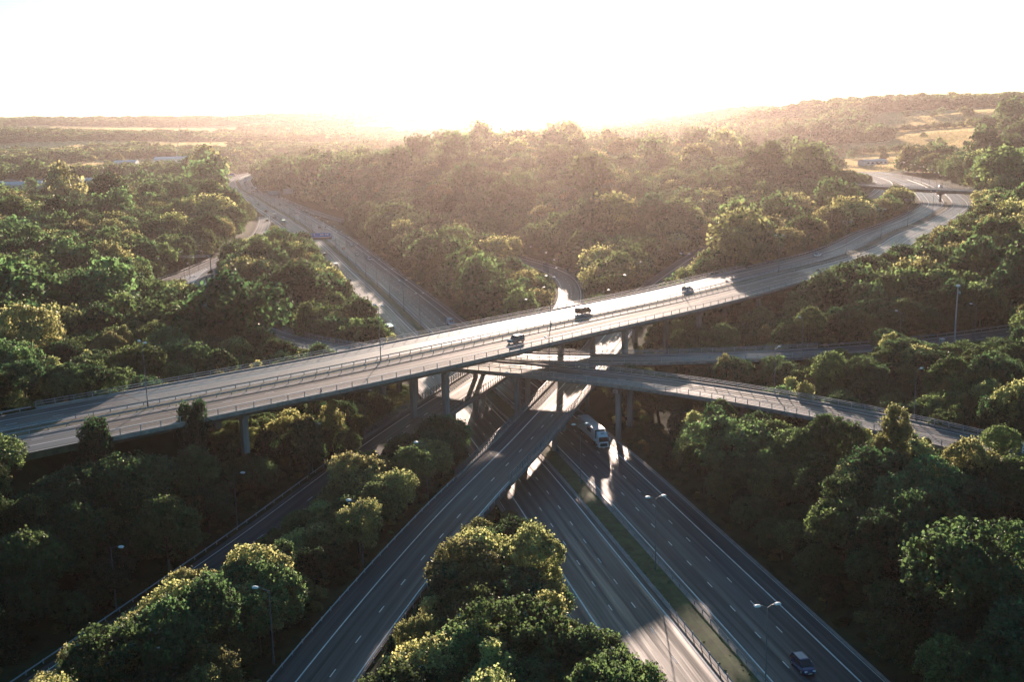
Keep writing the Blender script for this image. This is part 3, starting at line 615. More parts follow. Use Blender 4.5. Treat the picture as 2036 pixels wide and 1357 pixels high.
# ---------------------------------------------------------------- vehicles
def wheel(parent, x, y, r=.33, w=.22):
    t = MB(); t.tube((x, y - w / 2, r), (x, y + w / 2, r), r, n=18); to = t.build('wheel', M['tyre'], parent, bevel=.02)
    m = MB(); s = 1 if y > 0 else -1; m.tube((x, y + s * (w / 2 - .02), r), (x, y + s * (w / 2 + .012), r), r * .62, r * .55, n=14); m.build('rim', M['rim'], to)
def car(name, L=4.4, Wd=1.80, H=1.46, kind='hatch', dark=False):
    """front towards +x, origin on the road under the middle"""
    root = empty(name); h = L / 2; hw = Wd / 2; r = .33 if kind != 'suv' else .38; g = .22 if kind != 'suv' else .30; sh = .86 if kind != 'suv' else 1.0
    if kind == 'mpv': sh = .95
    prof = [(-h + .05, g + .1), (-h + .25, g), (-L * .30 - r - .05, g), (-L * .30 - r * .8, g + r * .75), (-L * .30, g + r * 1.15), (-L * .30 + r * .8, g + r * .75), (-L * .30 + r + .05, g), (L * .31 - r - .05, g), (L * .31 - r * .8, g + r * .75), (L * .31, g + r * 1.15), (L * .31 + r * .8, g + r * .75), (L * .31 + r + .05, g),
            (h - .15, g), (h - .02, g + .12), (h, .50), (h - .10, .66), (h - .35, sh - .10), (h - 1.05, sh), (-h + .35, sh + .04), (-h + .06, sh - .02), (-h, .58)]
    b = MB(); b.prism(prof, -hw, hw, inset=lambda x, z: (.05 if z > .75 else 0) + (.16 if abs(x) > h - .2 else 0) + (.05 if abs(x) > h - .5 else 0))
    b.build('body', PAINT['grey'], root, bevel=.045, smooth=False)
    tx = {'hatch': (h - 1.15, h - 1.85, -h + .75, -h + .22), 'mpv': (h - .85, h - 1.75, -h + .55, -h + .15), 'suv': (h - 1.25, h - 1.8, -h + .45, -h + .12), 'estate': (h - 1.2, h - 1.9, -h + .5, -h + .1), 'saloon': (h - 1.25, h - 1.95, -h + 1.45, -h + .75)}[kind]
    gp = [(tx[0], sh - .02), (tx[1], H - .05), (tx[2], H - .05), (tx[3], sh)]
    gl = MB(); n = 4; P = []
    for s in (-1, 1):
        for (x, z) in gp: P.append((x, s * (hw - .07 - (.19 if z > sh + .2 else 0)), z))
    gl.add(P, [(0, 1, 5, 4), (1, 2, 6, 5), (2, 3, 7, 6), (3, 2, 1, 0), (4, 5, 6, 7), (0, 4, 7, 3)]); gl.build('window', M['glass'], root, bevel=.03)
    rf = MB(); rw_ = hw - .25; rf.add([(tx[1] + .06, -rw_, H - .06), (tx[1] + .06, rw_, H - .06), (tx[2] - .04, rw_, H - .06), (tx[2] - .04, -rw_, H - .06), (tx[1] - .15, -rw_ + .05, H), (tx[1] - .15, rw_ - .05, H), (tx[2] + .12, rw_ - .05, H), (tx[2] + .12, -rw_ + .05, H)],
                                     [(3, 2, 1, 0), (4, 5, 6, 7), (0, 1, 5, 4), (1, 2, 6, 5), (2, 3, 7, 6), (3, 0, 4, 7)])
    for s in (-1, 1):   # pillars
        for (xa, za, xb, zb) in ((tx[0], sh, tx[1], H - .05), (tx[3], sh, tx[2], H - .05), ((tx[1] + tx[2]) / 2, sh, (tx[1] + tx[2]) / 2, H - .05)):
            rf.tube((xa, s * (hw - .07), za), (xb, s * (hw - .26), zb), .045, .04, 6)
    rf.build('roof', PAINT['grey'], root)
    for s in (-1, 1):
        for x in (-L * .30, L * .31): wheel(root, x, s * (hw - .10), r)
        m = MB(); m.box((h - .14, s * (hw - .34), .67), (.22, .40, .15), s * -.25); m.build('headlight', M['headl'], root, bevel=.03)
        m = MB(); m.box((-h + .05, s * (hw - .24), .80), (.12, .30, .20)); m.build('tail_light', M['taill'], root, bevel=.02)
        m = MB(); m.box((tx[0] - .25, s * (hw + .06), sh + .06), (.12, .20, .13)); m.build('mirror', PAINT['grey'], root, bevel=.02)
    m = MB(); m.box((h + .005, 0, .42), (.02, .52, .12)); m.build('number_plate', M['plate'], root)
    m = MB(); m.box((h - .015, 0, .60), (.04, .75, .10)); m.build('grille', M['black'], root)
    m = MB(); m.box((-h - .005, 0, .55), (.02, .52, .12)); m.build('number_plate', M['plate'], root)
    return root
def van(name, L=5.4, Wd=1.98, H=2.3):
    root = empty(name); h = L / 2; hw = Wd / 2; r = .35
    prof = [(-h, .35), (-L * .31 - .42, .32), (-L * .31 - .3, .68), (-L * .31, .8), (-L * .31 + .3, .68), (-L * .31 + .42, .32), (L * .32 - .42, .32), (L * .32 - .3, .68), (L * .32, .8), (L * .32 + .3, .68), (L * .32 + .42, .32), (h - .05, .34), (h, .6), (h - .08, .95), (h - .65, 1.22), (h - 1.30, H - .12), (h - 1.55, H), (-h + .1, H), (-h, H - .12)]
    b = MB(); b.prism(prof, -hw, hw, inset=lambda x, z: (.14 if z > 1.9 else .04 if z > 1.2 else 0) + (.12 if x > h - .2 else 0)); b.build('body', PAINT['white'], root, bevel=.05)
    m = MB(); m.add([(h - .62, -hw + .2, 1.26), (h - .62, hw - .2, 1.26), (h - 1.26, hw - .25, H - .22), (h - 1.26, -hw + .25, H - .22), (h - .58, -hw + .2, 1.28), (h - .58, hw - .2, 1.28), (h - 1.22, hw - .25, H - .2), (h - 1.22, -hw + .25, H - .2)], [(0, 1, 2, 3), (4, 5, 6, 7), (0, 1, 5, 4), (2, 3, 7, 6), (1, 2, 6, 5), (3, 0, 4, 7)]); m.build('windscreen', M['glass'], root)
    for s in (-1, 1):
        m = MB(); m.add([(h - .8, s * (hw - .035), 1.25), (h - 1.65, s * (hw - .035), 1.25), (h - 1.65, s * (hw - .12), H - .38), (h - 1.3, s * (hw - .12), H - .38), (h - .8, s * (hw + .012), 1.25), (h - 1.65, s * (hw + .012), 1.25), (h - 1.65, s * (hw - .06), H - .38), (h - 1.3, s * (hw - .06), H - .38)], [(0, 1, 2, 3), (4, 5, 6, 7), (0, 1, 5, 4), (1, 2, 6, 5), (2, 3, 7, 6), (3, 0, 4, 7)]); m.build('window', M['glass'], root)
        for x in (-L * .31, L * .32): wheel(root, x, s * (hw - .12), r)
        m = MB(); m.box((h - .03, s * (hw - .28), .82), (.12, .32, .24)); m.build('headlight', M['headl'], root, bevel=.03)
        m = MB(); m.box((-h, s * (hw - .1), 1.1), (.06, .14, .5)); m.build('tail_light', M['taill'], root)
        m = MB(); m.box((h - 1.0, s * (hw + .12), 1.35), (.14, .2, .28)); m.build('mirror', M['black'], root, bevel=.02)
    m = MB(); m.box((h + .01, 0, .45), (.06, Wd - .3, .22)); m.build('bumper', M['black'], root, bevel=.02)
    for s in (-1, 1):
        m = MB(); m.box((-h - .006, s * .42, 1.72), (.02, .62, .5)); m.build('rear_window', M['glass'], root)
    return root
def box_body(nm, L, Wd, H, z0, x0, m, parent):
    b = MB(); b.box((x0, 0, z0 + H / 2), (L, Wd, H)); return b.build(nm, m, parent, bevel=.03)
def truck_cab(root, xf, Wd=2.5, paint='white'):
    hw = Wd / 2; prof = [(xf - 2.2, .95), (xf - 1.95, .95), (xf - 1.85, 1.15), (xf - .95, 1.15), (xf - .8, .55), (xf - .05, .5), (xf, .8), (xf - .02, 1.6), (xf - .10, 1.75), (xf - .42, 2.85), (xf - .85, 3.25), (xf - 1.5, 3.72), (xf - 2.2, 3.75)]
    b = MB(); b.prism(prof, -hw, hw, inset=lambda x, z: (.18 if z > 3 else .02) + (.10 if x > xf - .2 else 0)); c = b.build('cab', PAINT[paint], root, bevel=.06)
    m = MB(); m.add([(xf - .09, -1.08, 1.82), (xf - .09, 1.08, 1.82), (xf - .39, 1.02, 2.80), (xf - .39, -1.02, 2.80), (xf - .06, -1.08, 1.83), (xf - .06, 1.08, 1.83), (xf - .36, 1.02, 2.81), (xf - .36, -1.02, 2.81)], [(0, 1, 2, 3), (4, 5, 6, 7), (0, 1, 5, 4), (1, 2, 6, 5), (2, 3, 7, 6), (3, 0, 4, 7)]); m.build('windscreen', M['glass'], c)
    m = MB(); m.box((xf - 1.12, 0, 3.50), (.5, .75, .05)); m.build('roof_hatch', M['black'], c)
    m = MB(); m.box((xf - .0, 0, 1.15), (.06, 1.7, .7)); m.build('grille', M['black'], c, bevel=.02)
    for s in (-1, 1):
        m = MB(); m.box((xf - .02, s * .98, .78), (.12, .42, .22)); m.build('headlight', M['headl'], c, bevel=.03)
        m = MB(); m.box((xf - .75, s * (hw + .005), 2.25), (.85, .03, .75)); m.build('side_window', M['glass'], c)
        m = MB(); m.box((xf - .18, s * (hw + .22), 2.35), (.16, .26, .75)); m.build('mirror', M['black'], c, bevel=.03)
        wheel(root, xf - 1.4, s * (hw - .2), .5, .32)
    m = MB(); m.box((xf + .02, 0, .45), (.08, .55, .13)); m.build('number_plate', M['plate'], c)
    return c
def artic(name):
    root = empty(name)
    truck_cab(root, 7.9)
    tr = box_body('trailer', 13.2, 2.55, 2.75, 1.22, -1.6, PAINT['white'], root)
    m = MB(); m.box((-1.6, 0, 3.985), (13.0, 2.3, .02)); m.build('roof_sheet', M['roofp'], tr)
    m = MB(); m.box((5.015, 0, 2.9), (.03, 2.3, 1.9)); m.build('front_panel', M['dark'], tr)
    for s in (-1, 1):
        m = MB(); m.box((.9, s * 1.285, 2.95), (3.0, .02, .62)); m.build('lettering', M['dark'], tr)
        m = MB(); m.box((-1.4, s * 1.2, .85), (6.4, .05, .5)); m.build('side_guard', M['dark'], root)
        for x in (-6.6, -5.3, -4.0, 3.6): wheel(root, x, s * 1.02, .48, .36)
    m = MB(); m.box((0, 0, 1.02), (15, .9, .28)); m.build('chassis', M['dark'], root)
    m = MB(); m.box((-8.22, 0, 2.6), (.03, 2.4, 2.6)); m.build('rear_door', PAINT['silver'], tr)
    return root
def lorry(name):
    root = empty(name); truck_cab(root, 4.4)
    b_ = box_body('box_body', 6.6, 2.5, 2.7, 1.1, -1.2, PAINT['white'], root)
    m = MB(); m.box((-4.52, 0, 2.4), (.03, 2.3, 2.4)); m.build('rear_door', PAINT['silver'], b_)
    for s in (-1, 1):
        for x in (-3.0, ): wheel(root, x, s * 1.0, .48, .36)
    m = MB(); m.box((-.5, 0, .95), (8.5, .9, .25)); m.build('chassis', M['dark'], root)
    return root
def coach(name):
    root = empty(name); b = MB(); b.box((0, 0, 1.9), (11.5, 2.5, 3.0)); bo = b.build('body', PAINT['white'], root, bevel=.12)
    for s in (-1, 1):
        m = MB(); m.box((0, s * 1.255, 2.4), (10.6, .02, .9)); m.build('window', M['glass'], bo)
        for x in (-3.4, 3.6): wheel(root, x, s * 1.05, .5, .34)
    m = MB(); m.box((5.755, 0, 2.2), (.02, 2.2, 1.5)); m.build('windscreen', M['glass'], bo)
    m = MB(); m.box((-5.755, 0, 2.5), (.02, 2.0, .9)); m.build('rear_window', M['glass'], bo)
    return root
PROTO = {}
def vehicle(kind, paint, label, cat, x, y, P, fwd_, lane=None, group=None, roofp=None):
    mk = dict(hatch=lambda: car('hatchback_car'), mpv=lambda: car('people_carrier', 4.5, 1.83, 1.65, 'mpv'), suv=lambda: car('off_road_car', 4.6, 1.9, 1.78, 'suv'), estate=lambda: car('estate_car', 4.7, 1.8, 1.5, 'estate'), saloon=lambda: car('saloon_car', 4.6, 1.8, 1.44, 'saloon'),
              van=lambda: van('van'), artic=lambda: artic('articulated_lorry'), lorry=lambda: lorry('box_lorry'), coach=lambda: coach('coach'), carvan=lambda: van('minibus', 4.9, 1.95, 1.95))
    if kind not in PROTO: PROTO[kind] = o = mk[kind](); remember(o); fresh = True
    else: o = copy_tree(PROTO[kind]); fresh = False
    u, of = P.near(x, y); of = of if lane is None else lane; p = P.at(u, of, .006); o.location = p; o.rotation_euler = (0, 0, P.heading(u) + (0 if fwd_ > 0 else math.pi))
    def paint_(n):
        for ch in n.children if fresh else [c for c in n.children]:
            if ch.type == 'MESH' and ch.name.split('.')[0] in ('body', 'roof', 'cab', 'trailer', 'box_body', 'mirror') and ch.data.materials:
                ch.material_slots[0].link = 'OBJECT'; ch.material_slots[0].material = PAINT[roofp if (roofp and ch.name.startswith('roof')) else paint]
            paint_(ch)
    VEH.append((o, paint_)); tag(o, label, cat, group); return o
VEH = []
G1 = 'vehicles on the far motorway'
def lane_m(of):
    s = 1 if of > 0 else -1; return s * min((5.1, 8.75, 12.4), key=lambda c: abs(c - abs(of)))
VL = [
 ('mpv', 'blue', 'dark blue people carrier driving towards the viewer at the bottom of the motorway', 'car', 35.6, 135.5, MW, -1, 8.6, None),
 ('artic', 'white', 'white articulated lorry with dark lettering on its trailer, on the motorway below the viaducts', 'lorry', 18.6, 245.5, MW, -1, 12.3, None),
 ('suv', 'grey', 'dark off road car on the near carriageway of the high viaduct, throwing a long shadow', 'car', 1.2, 256.5, TV, -1, 8.5, None),
 ('carvan', 'brown', 'dark brown minibus with glinting roof on the far carriageway of the high viaduct', 'minibus', 21, 293, TV, 1, -5.0, None),
 ('hatch', 'silver', 'silver hatchback on the far carriageway of the viaduct, ahead of the minibus', 'car', 54, 330, TV, 1, -5.2, None),
 ('saloon', 'white', 'white saloon alone on the high road beyond the end of the viaduct', 'car', 115, 406, TV, 1, -8.4, None),
 ('van', 'white', 'white van about to pass beneath the high viaduct on the far motorway', 'van', -20.5, 399, MW, -1, 12.2, None),
 ('lorry', 'black', 'black box lorry with sunlit roof half hidden by trees just behind the viaduct', 'lorry', -40.5, 381, MW, 1, -12.3, None),
 ('van', 'white', 'white van half hidden by leafy trees at the right end of the curved viaduct', 'van', 90.5, 184.5, V2, 1, -1.9, None),
 ('saloon', 'black', 'dark saloon beside the striped island on the left exit road', 'car', -139, 493, V2, 1, -1.8, None),
 ('hatch', 'white', 'white hatchback at the far bend of the high road seen over the grey overbridge', 'car', 309, 780, TV, 1, 8, None),
 ('suv', 'white', 'white car nearest the hard shoulder, third back from the white van', 'car', -96.5, 676.7, MW, -1, None, G1),
 ('hatch', 'red', 'red hatchback in the middle lane beside a white car, below the blue sign', 'car', -97.2, 659, MW, -1, None, G1),
 ('saloon', 'white', 'white saloon in the middle lane behind the pair nearest the viaduct', 'car', -87.2, 626.6, MW, -1, None, G1),
 ('estate', 'white', 'white estate car on the hard shoulder side, closest behind the white van', 'car', -75.9, 602.8, MW, -1, None, G1),
 ('estate', 'grey', 'dark estate car driving away just past the blue sign gantry', 'car', -105.9, 628.7, MW, 1, None, G1),
 ('van', 'silver', 'silver grey van driving away in front of the blue sign gantry', 'van', -89.8, 572.6, MW, 1, -8.75, G1),
 ('hatch', 'red', 'red hatchback driving away beside the silver van near the trees', 'car', -94.1, 575, MW, 1, -12.4, G1),
 ('saloon', 'white', 'white saloon driving away half hidden at the left end of the blue sign', 'car', -140, 752, MW, 1, -8.75, G1),
 ('lorry', 'green', 'green and white box lorry on the lane next to the exit road', 'lorry', -176.1, 834.1, MW, 1, -12.4, G1),
 ('lorry', 'white', 'white box lorry just ahead of the green one', 'lorry', -193.7, 900.4, MW, 1, -12.4, G1),
 ('hatch', 'black', 'black hatchback right of the green lorry', 'car', -179.6, 869.2, MW, 1, -8.75, G1),
 ('carvan', 'grey', 'dark grey minibus on the exit road left of the green lorry', 'minibus', -192.4, 869.4, V2, -1, -1.9, G1),
 ('hatch', 'red', 'red hatchback ahead of the white box lorry', 'car', -210, 969.5, MW, 1, -12.4, G1),
 ('saloon', 'black', 'dark saloon alone in the middle lane ahead of the red hatchback', 'car', -237.2, 1065, MW, 1, -8.75, G1),
 ('saloon', 'red', 'red saloon side by side with a white car above the blue sign', 'car', -136.9, 798.4, MW, -1, 8.75, G1),
 ('saloon', 'white', 'white saloon side by side with the red saloon above the blue sign', 'car', -132.3, 797.3, MW, -1, 12.4, G1),
 ('saloon', 'paleblue', 'pale blue saloon in the lane next to the hard shoulder, far up the motorway', 'car', -179.5, 939.8, MW, -1, None, G1),
 ('hatch', 'silver', 'silver hatchback behind the pale blue saloon', 'car', -204.3, 1030, MW, -1, None, G1),
 ('hatch', 'white', 'white hatchback in the inner lane behind the silver hatchback', 'car', -216, 1047, MW, -1, None, G1),
 ('hatch', 'red', 'red hatchback on the diverging loop slip road below the grey sign backs', 'car', -211.2, 1088.6, R2, -1, 1.8, G1),
 ('saloon', 'silver', 'silver saloon on the diverging slip road under the grey sign backs', 'car', -227.5, 1131.8, R2, -1, 1.8, G1),
 ('hatch', 'black', 'black hatchback entering the diverging slip road behind the silver saloon', 'car', -240, 1163, R2, -1, 1.8, G1),
 ('hatch', 'grey', 'grey hatchback ahead of the queue of lorries at the far bend', 'car', -284.1, 1277.9, MW, -1, 12.4, G1),
 ('coach', 'white', 'white coach in the inner lane at the far bend', 'coach', -292, 1262, MW, -1, 5.1, G1),
 ('artic', 'white', 'pale articulated lorry in front of another lorry at the far bend', 'lorry', -296.1, 1301, MW, -1, 12.4, G1),
 ('artic', 'silver', 'silver articulated lorry following the pale one at the far bend', 'lorry', -308.8, 1338.4, MW, -1, 12.4, G1),
 ('lorry', 'white', 'white box lorry farthest back on the near side of the far bend', 'lorry', -349.7, 1479.7, MW, -1, 8.75, G1),
 ('hatch', 'red', 'red hatchback among the three small cars at the far bend', 'car', -339.4, 1421, MW, -1, 8.75, G1),
 ('hatch', 'white', 'white hatchback among the three small cars at the far bend', 'car', -335.8, 1427.1, MW, -1, 12.4, G1),
 ('hatch', 'paleblue', 'pale blue hatchback among the three small cars at the far bend', 'car', -340, 1409, MW, -1, 5.1, G1),
 ('hatch', 'silver', 'silver hatchback alone in the inner lane at the far bend', 'car', -313, 1326, MW, -1, 5.1, G1),
 ('saloon', 'silver', 'silver saloon driving away on the outer lane at the far bend', 'car', -365.9, 1454, MW, 1, -12.4, G1),
 ('saloon', 'white', 'white saloon driving away under the farthest blue sign', 'car', -378, 1533, MW, 1, -8.75, G1),
 ('hatch', 'black', 'black hatchback driving away close behind the farthest white saloon', 'car', -375, 1512, MW, 1, -12.4, G1),
 ('hatch', 'grey', 'grey hatchback driving away near the trees before the far bend', 'car', -320.5, 1309.8, MW, 1, -12.4, G1),
 ('coach', 'white', 'white coach glinting at the very end of the motorway in view', 'coach', -398, 1755, MW, -1, 12.4, G1)]
for v in VL:
    k, pa, lab, cat, x, y, P, f_, ln, gp = v
    if ln is None: ln = lane_m(P.near(x, y)[1])
    vehicle(k, pa, lab, cat, x, y, P, f_, ln, gp)
bpy.context.view_layer.update()
for o, fn in VEH: fn(o)

# ---------------------------------------------------------------- street lamps
def lamp(name, H, arms, reach=1.0):
    root = empty(name); m = MB(); m.tube((0, 0, -.3), (0, 0, H * .5), .11, .08, 8); m.tube((0, 0, H * .5), (0, 0, H), .08, .05, 8); m.build('pole', M['pole'], root)
    m = MB(); m.box((0, 0, .6), (.26, .22, .9)); m.build('base_door', M['pole'], root, bevel=.02)
    for s in arms:
        a = MB(); a.tube((0, 0, H - .05), (s * reach * .6, 0, H + .28), .045, .04, 6); a.tube((s * reach * .6, 0, H + .28), (s * reach, 0, H + .33), .04, .04, 6); ao = a.build('arm', M['pole'], root)
        h = MB(); prof = [(0, 0), (.1, -.10), (.75, -.10), (.88, .0), (.8, .13), (.5, .19), (.1, .13)]
        h.prism([(s * (reach - .1 + x), H + .34 + z) for x, z in prof], -.2, .2, inset=lambda x, z: .05 if z > H + .42 else 0); h.build('lamp_head', M['lamp'], ao, bevel=.02)
        g = MB(); g.box((s * (reach + .35), 0, H + .22), (.6, .28, .06)); g.build('lamp_glass', M['lampglass'], ao)
    return root
def place(proto, used, p, rz):
    if not used[0]: used[0] = True; remember(proto); o = proto
    else: o = copy_tree(proto)
    o.location = p; o.rotation_euler = (0, 0, rz); return o
tw, twu = lamp('street_lamp', 12.2, (-1, 1)), [False]; sg_, sgu = lamp('street_lamp', 10.0, (1,), 1.5), [False]
def road_lamp(P, u, off, lab, grp, twin=True, side=1, fr=0, z=0.0):
    p = P.at(u, off, z); g = p.z if fr else min(p.z, p.z)
    o = place(tw if twin else sg_, twu if twin else sgu, (p.x, p.y, p.z - (0 if twin else .3)), P.heading(u) - math.pi / 2 * 1 + (0 if side > 0 else math.pi)); tag(o, lab, 'street lamp', grp)
for (x, y, lab) in ((33.4, 129, 'twin headed lamp in the grass median at the bottom of the motorway'), (23.6, 170, 'twin headed lamp in the motorway median in front of the tree island'), (12.9, 214, 'tall median lamp between the white lorry and the centre ramp'), (-1.5, 262, 'median lamp standing in the shade beneath the viaducts')):
    u, _ = MW.near(x, y); road_lamp(MW, u, 0.6, lab, 'twin lamps of the motorway median', z=.1)
u = MW.sy(392)
while u < MW.sy(1560):
    road_lamp(MW, u, 0.6, 'twin headed lamp in the motorway median beyond the high viaduct', 'twin lamps of the far motorway median', z=.1); u += 36
for (x, y, lab) in ((-68, 201.5, 'twin lamp on the viaduct median at the left, nearest the lone trees'), (-29, 238.5, 'twin lamp on the viaduct median above the place the ramps cross'), (10, 278, 'twin lamp on the viaduct median next to the dark off road car'), (50.5, 320, 'twin lamp on the viaduct median near the silver hatchback'),
                    (88.5, 365.3, 'twin lamp on the high road median where the bridge ends'), (124, 408, 'twin lamp on the high road median by the white saloon'), (154, 459, 'twin lamp at the start of the high road bend'), (181, 506, 'second twin lamp along the high road bend'), (213, 560, 'third twin lamp along the high road bend'), (240, 612, 'twin lamp just before the grey overbridge')):
    u, _ = TV.near(x, y); road_lamp(TV, u, 0, lab, 'twin lamps of the high road median', z=.02)
for k in range(6):
    road_lamp(TV, TV.near(262, 672)[0] + 42 * (k + .6), 0, 'twin lamp on the high road beyond the overbridge', 'twin lamps beyond the overbridge', z=.02)
LB = [(R2, -55.5, 153, -6.4, 1, 'single lamp left of the narrow slip road, lowest in the picture'), (R2, -44.6, 184, -6.4, 1, 'single lamp left of the narrow slip road beside the sunny patch'), (R2, -37, 211, -6.4, 1, 'single lamp by the slip road under the left part of the viaduct'), (R2, -28, 232, -6.6, 1, 'single lamp at the start of the loop ramp bridge'),
      (R1, -23, 130, -8.6, -1, 'single lamp among sunlit trees at the bottom left of the centre ramp'), (R1, -15, 160, -8.6, -1, 'single lamp left of the centre ramp, middle of the bank'), (R1, -6.5, 188, -8.6, -1, 'single lamp in the bushes left of the centre ramp bridge'),
      (R1, 9, 240, -7.9, -1, 'lamp beside the ramp bridge railing over the motorway'), (V2, 12, 257, 6.3, 1, 'lamp on the near railing of the curved viaduct at its left end'), (V2, 52, 228, -6.6, -1, 'single lamp behind the curved viaduct, its left one'), (V2, 73, 206, -6.8, -1, 'single lamp behind the curved viaduct, its right one'), (V2, 93, 178, -6.8, -1, 'single lamp at the right edge of the picture beyond the curved viaduct'),
      (SL, 70, 274, -6.2, 1, 'single lamp by the short slip road near the viaduct piers'), (SL, 96, 280, -6.0, 1, 'single lamp by the short slip road in the hollow'), (SL, 118, 289, -6.0, 1, 'single lamp by the short slip road next to the camera mast')]
for (P, x, y, off, side, lab) in LB:
    u, _ = P.near(x, y); road_lamp(P, u, off, lab, 'single lamps of the slip roads', twin=False, side=side)
def row(P, u0, u1, step, off, side, lab, grp):
    u = u0
    while u < u1: road_lamp(P, u, off, lab, grp, twin=False, side=side); u += step
row(R2, R2.near(10, 345)[0], R2.near(-120, 830)[0], 30, -7.6, 1, 'single lamp around the loop road in the wood', 'lamps around the loop road')
row(R1, R1.near(38, 352)[0], R1.near(150, 598)[0], 32, -8.4, 1, 'single lamp along the far ramp in the wood', 'lamps along the far ramp')
row(V2, V2.near(-150, 560)[0], V2.near(-62, 325)[0], 30, 7.2, -1, 'single lamp along the left exit road in the wood', 'lamps along the left exit road')
row(JB, JB.near(-160, 590)[0], JB.near(-190, 370)[0], 33, 6.6, -1, 'single lamp along the left branch road', 'lamps along the left branch road')

# ---------------------------------------------------------------- signs, gantries, mast, cabinets, cones
def truss(mb, a, b, h=.9, d=.9, n=14):
    a = Vector(a); b = Vector(b); t = (b - a).normalized(); s = Vector((-t.y, t.x, 0)) * d / 2; up = Vector((0, 0, h))
    for e in (s, -s, s + up, -s + up): mb.tube(a + e, b + e, .07, n=5)
    for i in range(n):
        p, q_ = a.lerp(b, i / n), a.lerp(b, (i + 1) / n); mb.tube(p + s, q_ + s + up, .04, n=4); mb.tube(p - s, q_ - s + up, .04, n=4); mb.tube(p + s + up, q_ - s + up, .04, n=4)
def panel(name, c, w, h, ry, m, parent, th=.12, border=None):
    mb = MB(); mb.box((0, 0, 0), (w, th, h)); o = mb.build(name, M[m], parent, bevel=.03); o.location = c; o.rotation_euler = (0, 0, ry)
    if border:
        bm_ = MB()
        for (x, z, a, b_) in ((0, h / 2 - .12, w - .1, .12), (0, -h / 2 + .12, w - .1, .12), (-w / 2 + .11, 0, .12, h - .36), (w / 2 - .11, 0, .12, h - .36)): bm_.box((x, -th / 2 - .012, z), (a, .02, b_))
        bm_.build('border', M['white'], o)
    return o
# blue direction sign over the left carriageway
u0 = MW.near(-106, 662)[0]; hd = MW.heading(u0); ry = hd - math.pi / 2
root = tag(empty('sign_gantry', MW.at(u0, 0)), 'blue direction sign gantry over the carriageway leading away', 'road sign'); inv = Vector(MW.at(u0, 0))
def loc(off, z): return MW.at(u0, off, z) - inv
g = MB(); g.tube(loc(0.9, -.5), loc(.9, 7.2), .22, n=8); g.build('post', M['pole'], root); g = MB(); g.tube(loc(-18.6, -.5), loc(-18.6, 7.2), .22, n=8); g.build('post', M['pole'], root)
g = MB(); truss(g, loc(-18.6, 6.2), loc(1.0, 6.2), h=.8); g.build('beam', M['dark'], root)
gd = MB(); gd.box((0, 0, 0), (12.6, .9, 1.25)); gg = gd.build('message_box', M['dark'], root); gg.location = loc(-7.4, 6.55); gg.rotation_euler = (0, 0, ry)
pn = panel('sign_panel', loc(-7.4, 8.6) + Vector((0, -.75, 0)), 12.4, 2.7, ry, 'blue', root, border=True)
lt = MB()
for (x, w, z, h) in ((-3.6, .5, .45, .9), (-3.3, .9, .0, .16), (0.3, .75, .25, .8), (1.35, .95, .25, .8), (3.0, .95, .25, .8), (4.2, .95, .25, .8)): lt.box((x, -.085, z), (w, .03, h))
lt.build('lettering', M['white'], pn)
ps = panel('lane_sign', loc(.2, 6.6) + Vector((0, -.6, 0)), 1.9, 1.6, ry, 'white', root)
ar = MB(); ar.box((.15, -.08, 0), (.9, .03, .22)); ar.add([(-.65, -.095, 0), (-.15, -.095, .45), (-.15, -.095, -.45), (-.65, -.065, 0), (-.15, -.065, .45), (-.15, -.065, -.45)], [(0, 1, 2), (3, 5, 4), (0, 1, 4, 3), (1, 2, 5, 4), (2, 0, 3, 5)]); ar.build('arrow', M['black'], ps)
def back_gantry(P, u, o0, o1, panels, lab, z=6.4, mm='signback'):
    r = tag(empty('sign_gantry', P.at(u, 0)), lab, 'road sign'); iv = Vector(P.at(u, 0)); L_ = lambda o_, z_: P.at(u, o_, z_) - iv; ry_ = P.heading(u) - math.pi / 2
    for o_ in (o0, o1): 
        g = MB(); g.tube(L_(o_, -1), L_(o_, z + .9), .25, n=8); g.build('post', M['signback'], r)
    g = MB(); truss(g, L_(o0, z), L_(o1, z), n=18); g.build('beam', M['signback'], r)
    for (oc, w, h) in panels: panel('sign_panel', L_(oc, z + .9 + h / 2), w, h, ry_, mm, r)
    return r
back_gantry(MW, MW.near(-237, 1090)[0], -1, 34, ((8.5, 11, 3.2), (24, 12, 4.6)), 'grey backs of two large signs on a gantry over the far motorway', 7)
back_gantry(R2, R2.near(-96, 782)[0], -9, 22, ((-3, 9, 3.6), (12, 8, 3.2)), 'grey gantry with two sign backs rising from the wood above the loop road', 8.5)
tg = back_gantry(JB, JB.near(-160.5, 558)[0], -9.5, 18, (), 'bare lattice truss spanning the left exit road', 7.0)
back_gantry(MW, MW.near(-372, 1540)[0], -22, -1, ((-11, 17, 3.6),), 'farthest blue sign over the motorway before it bends out of sight', 6.5, 'blue')
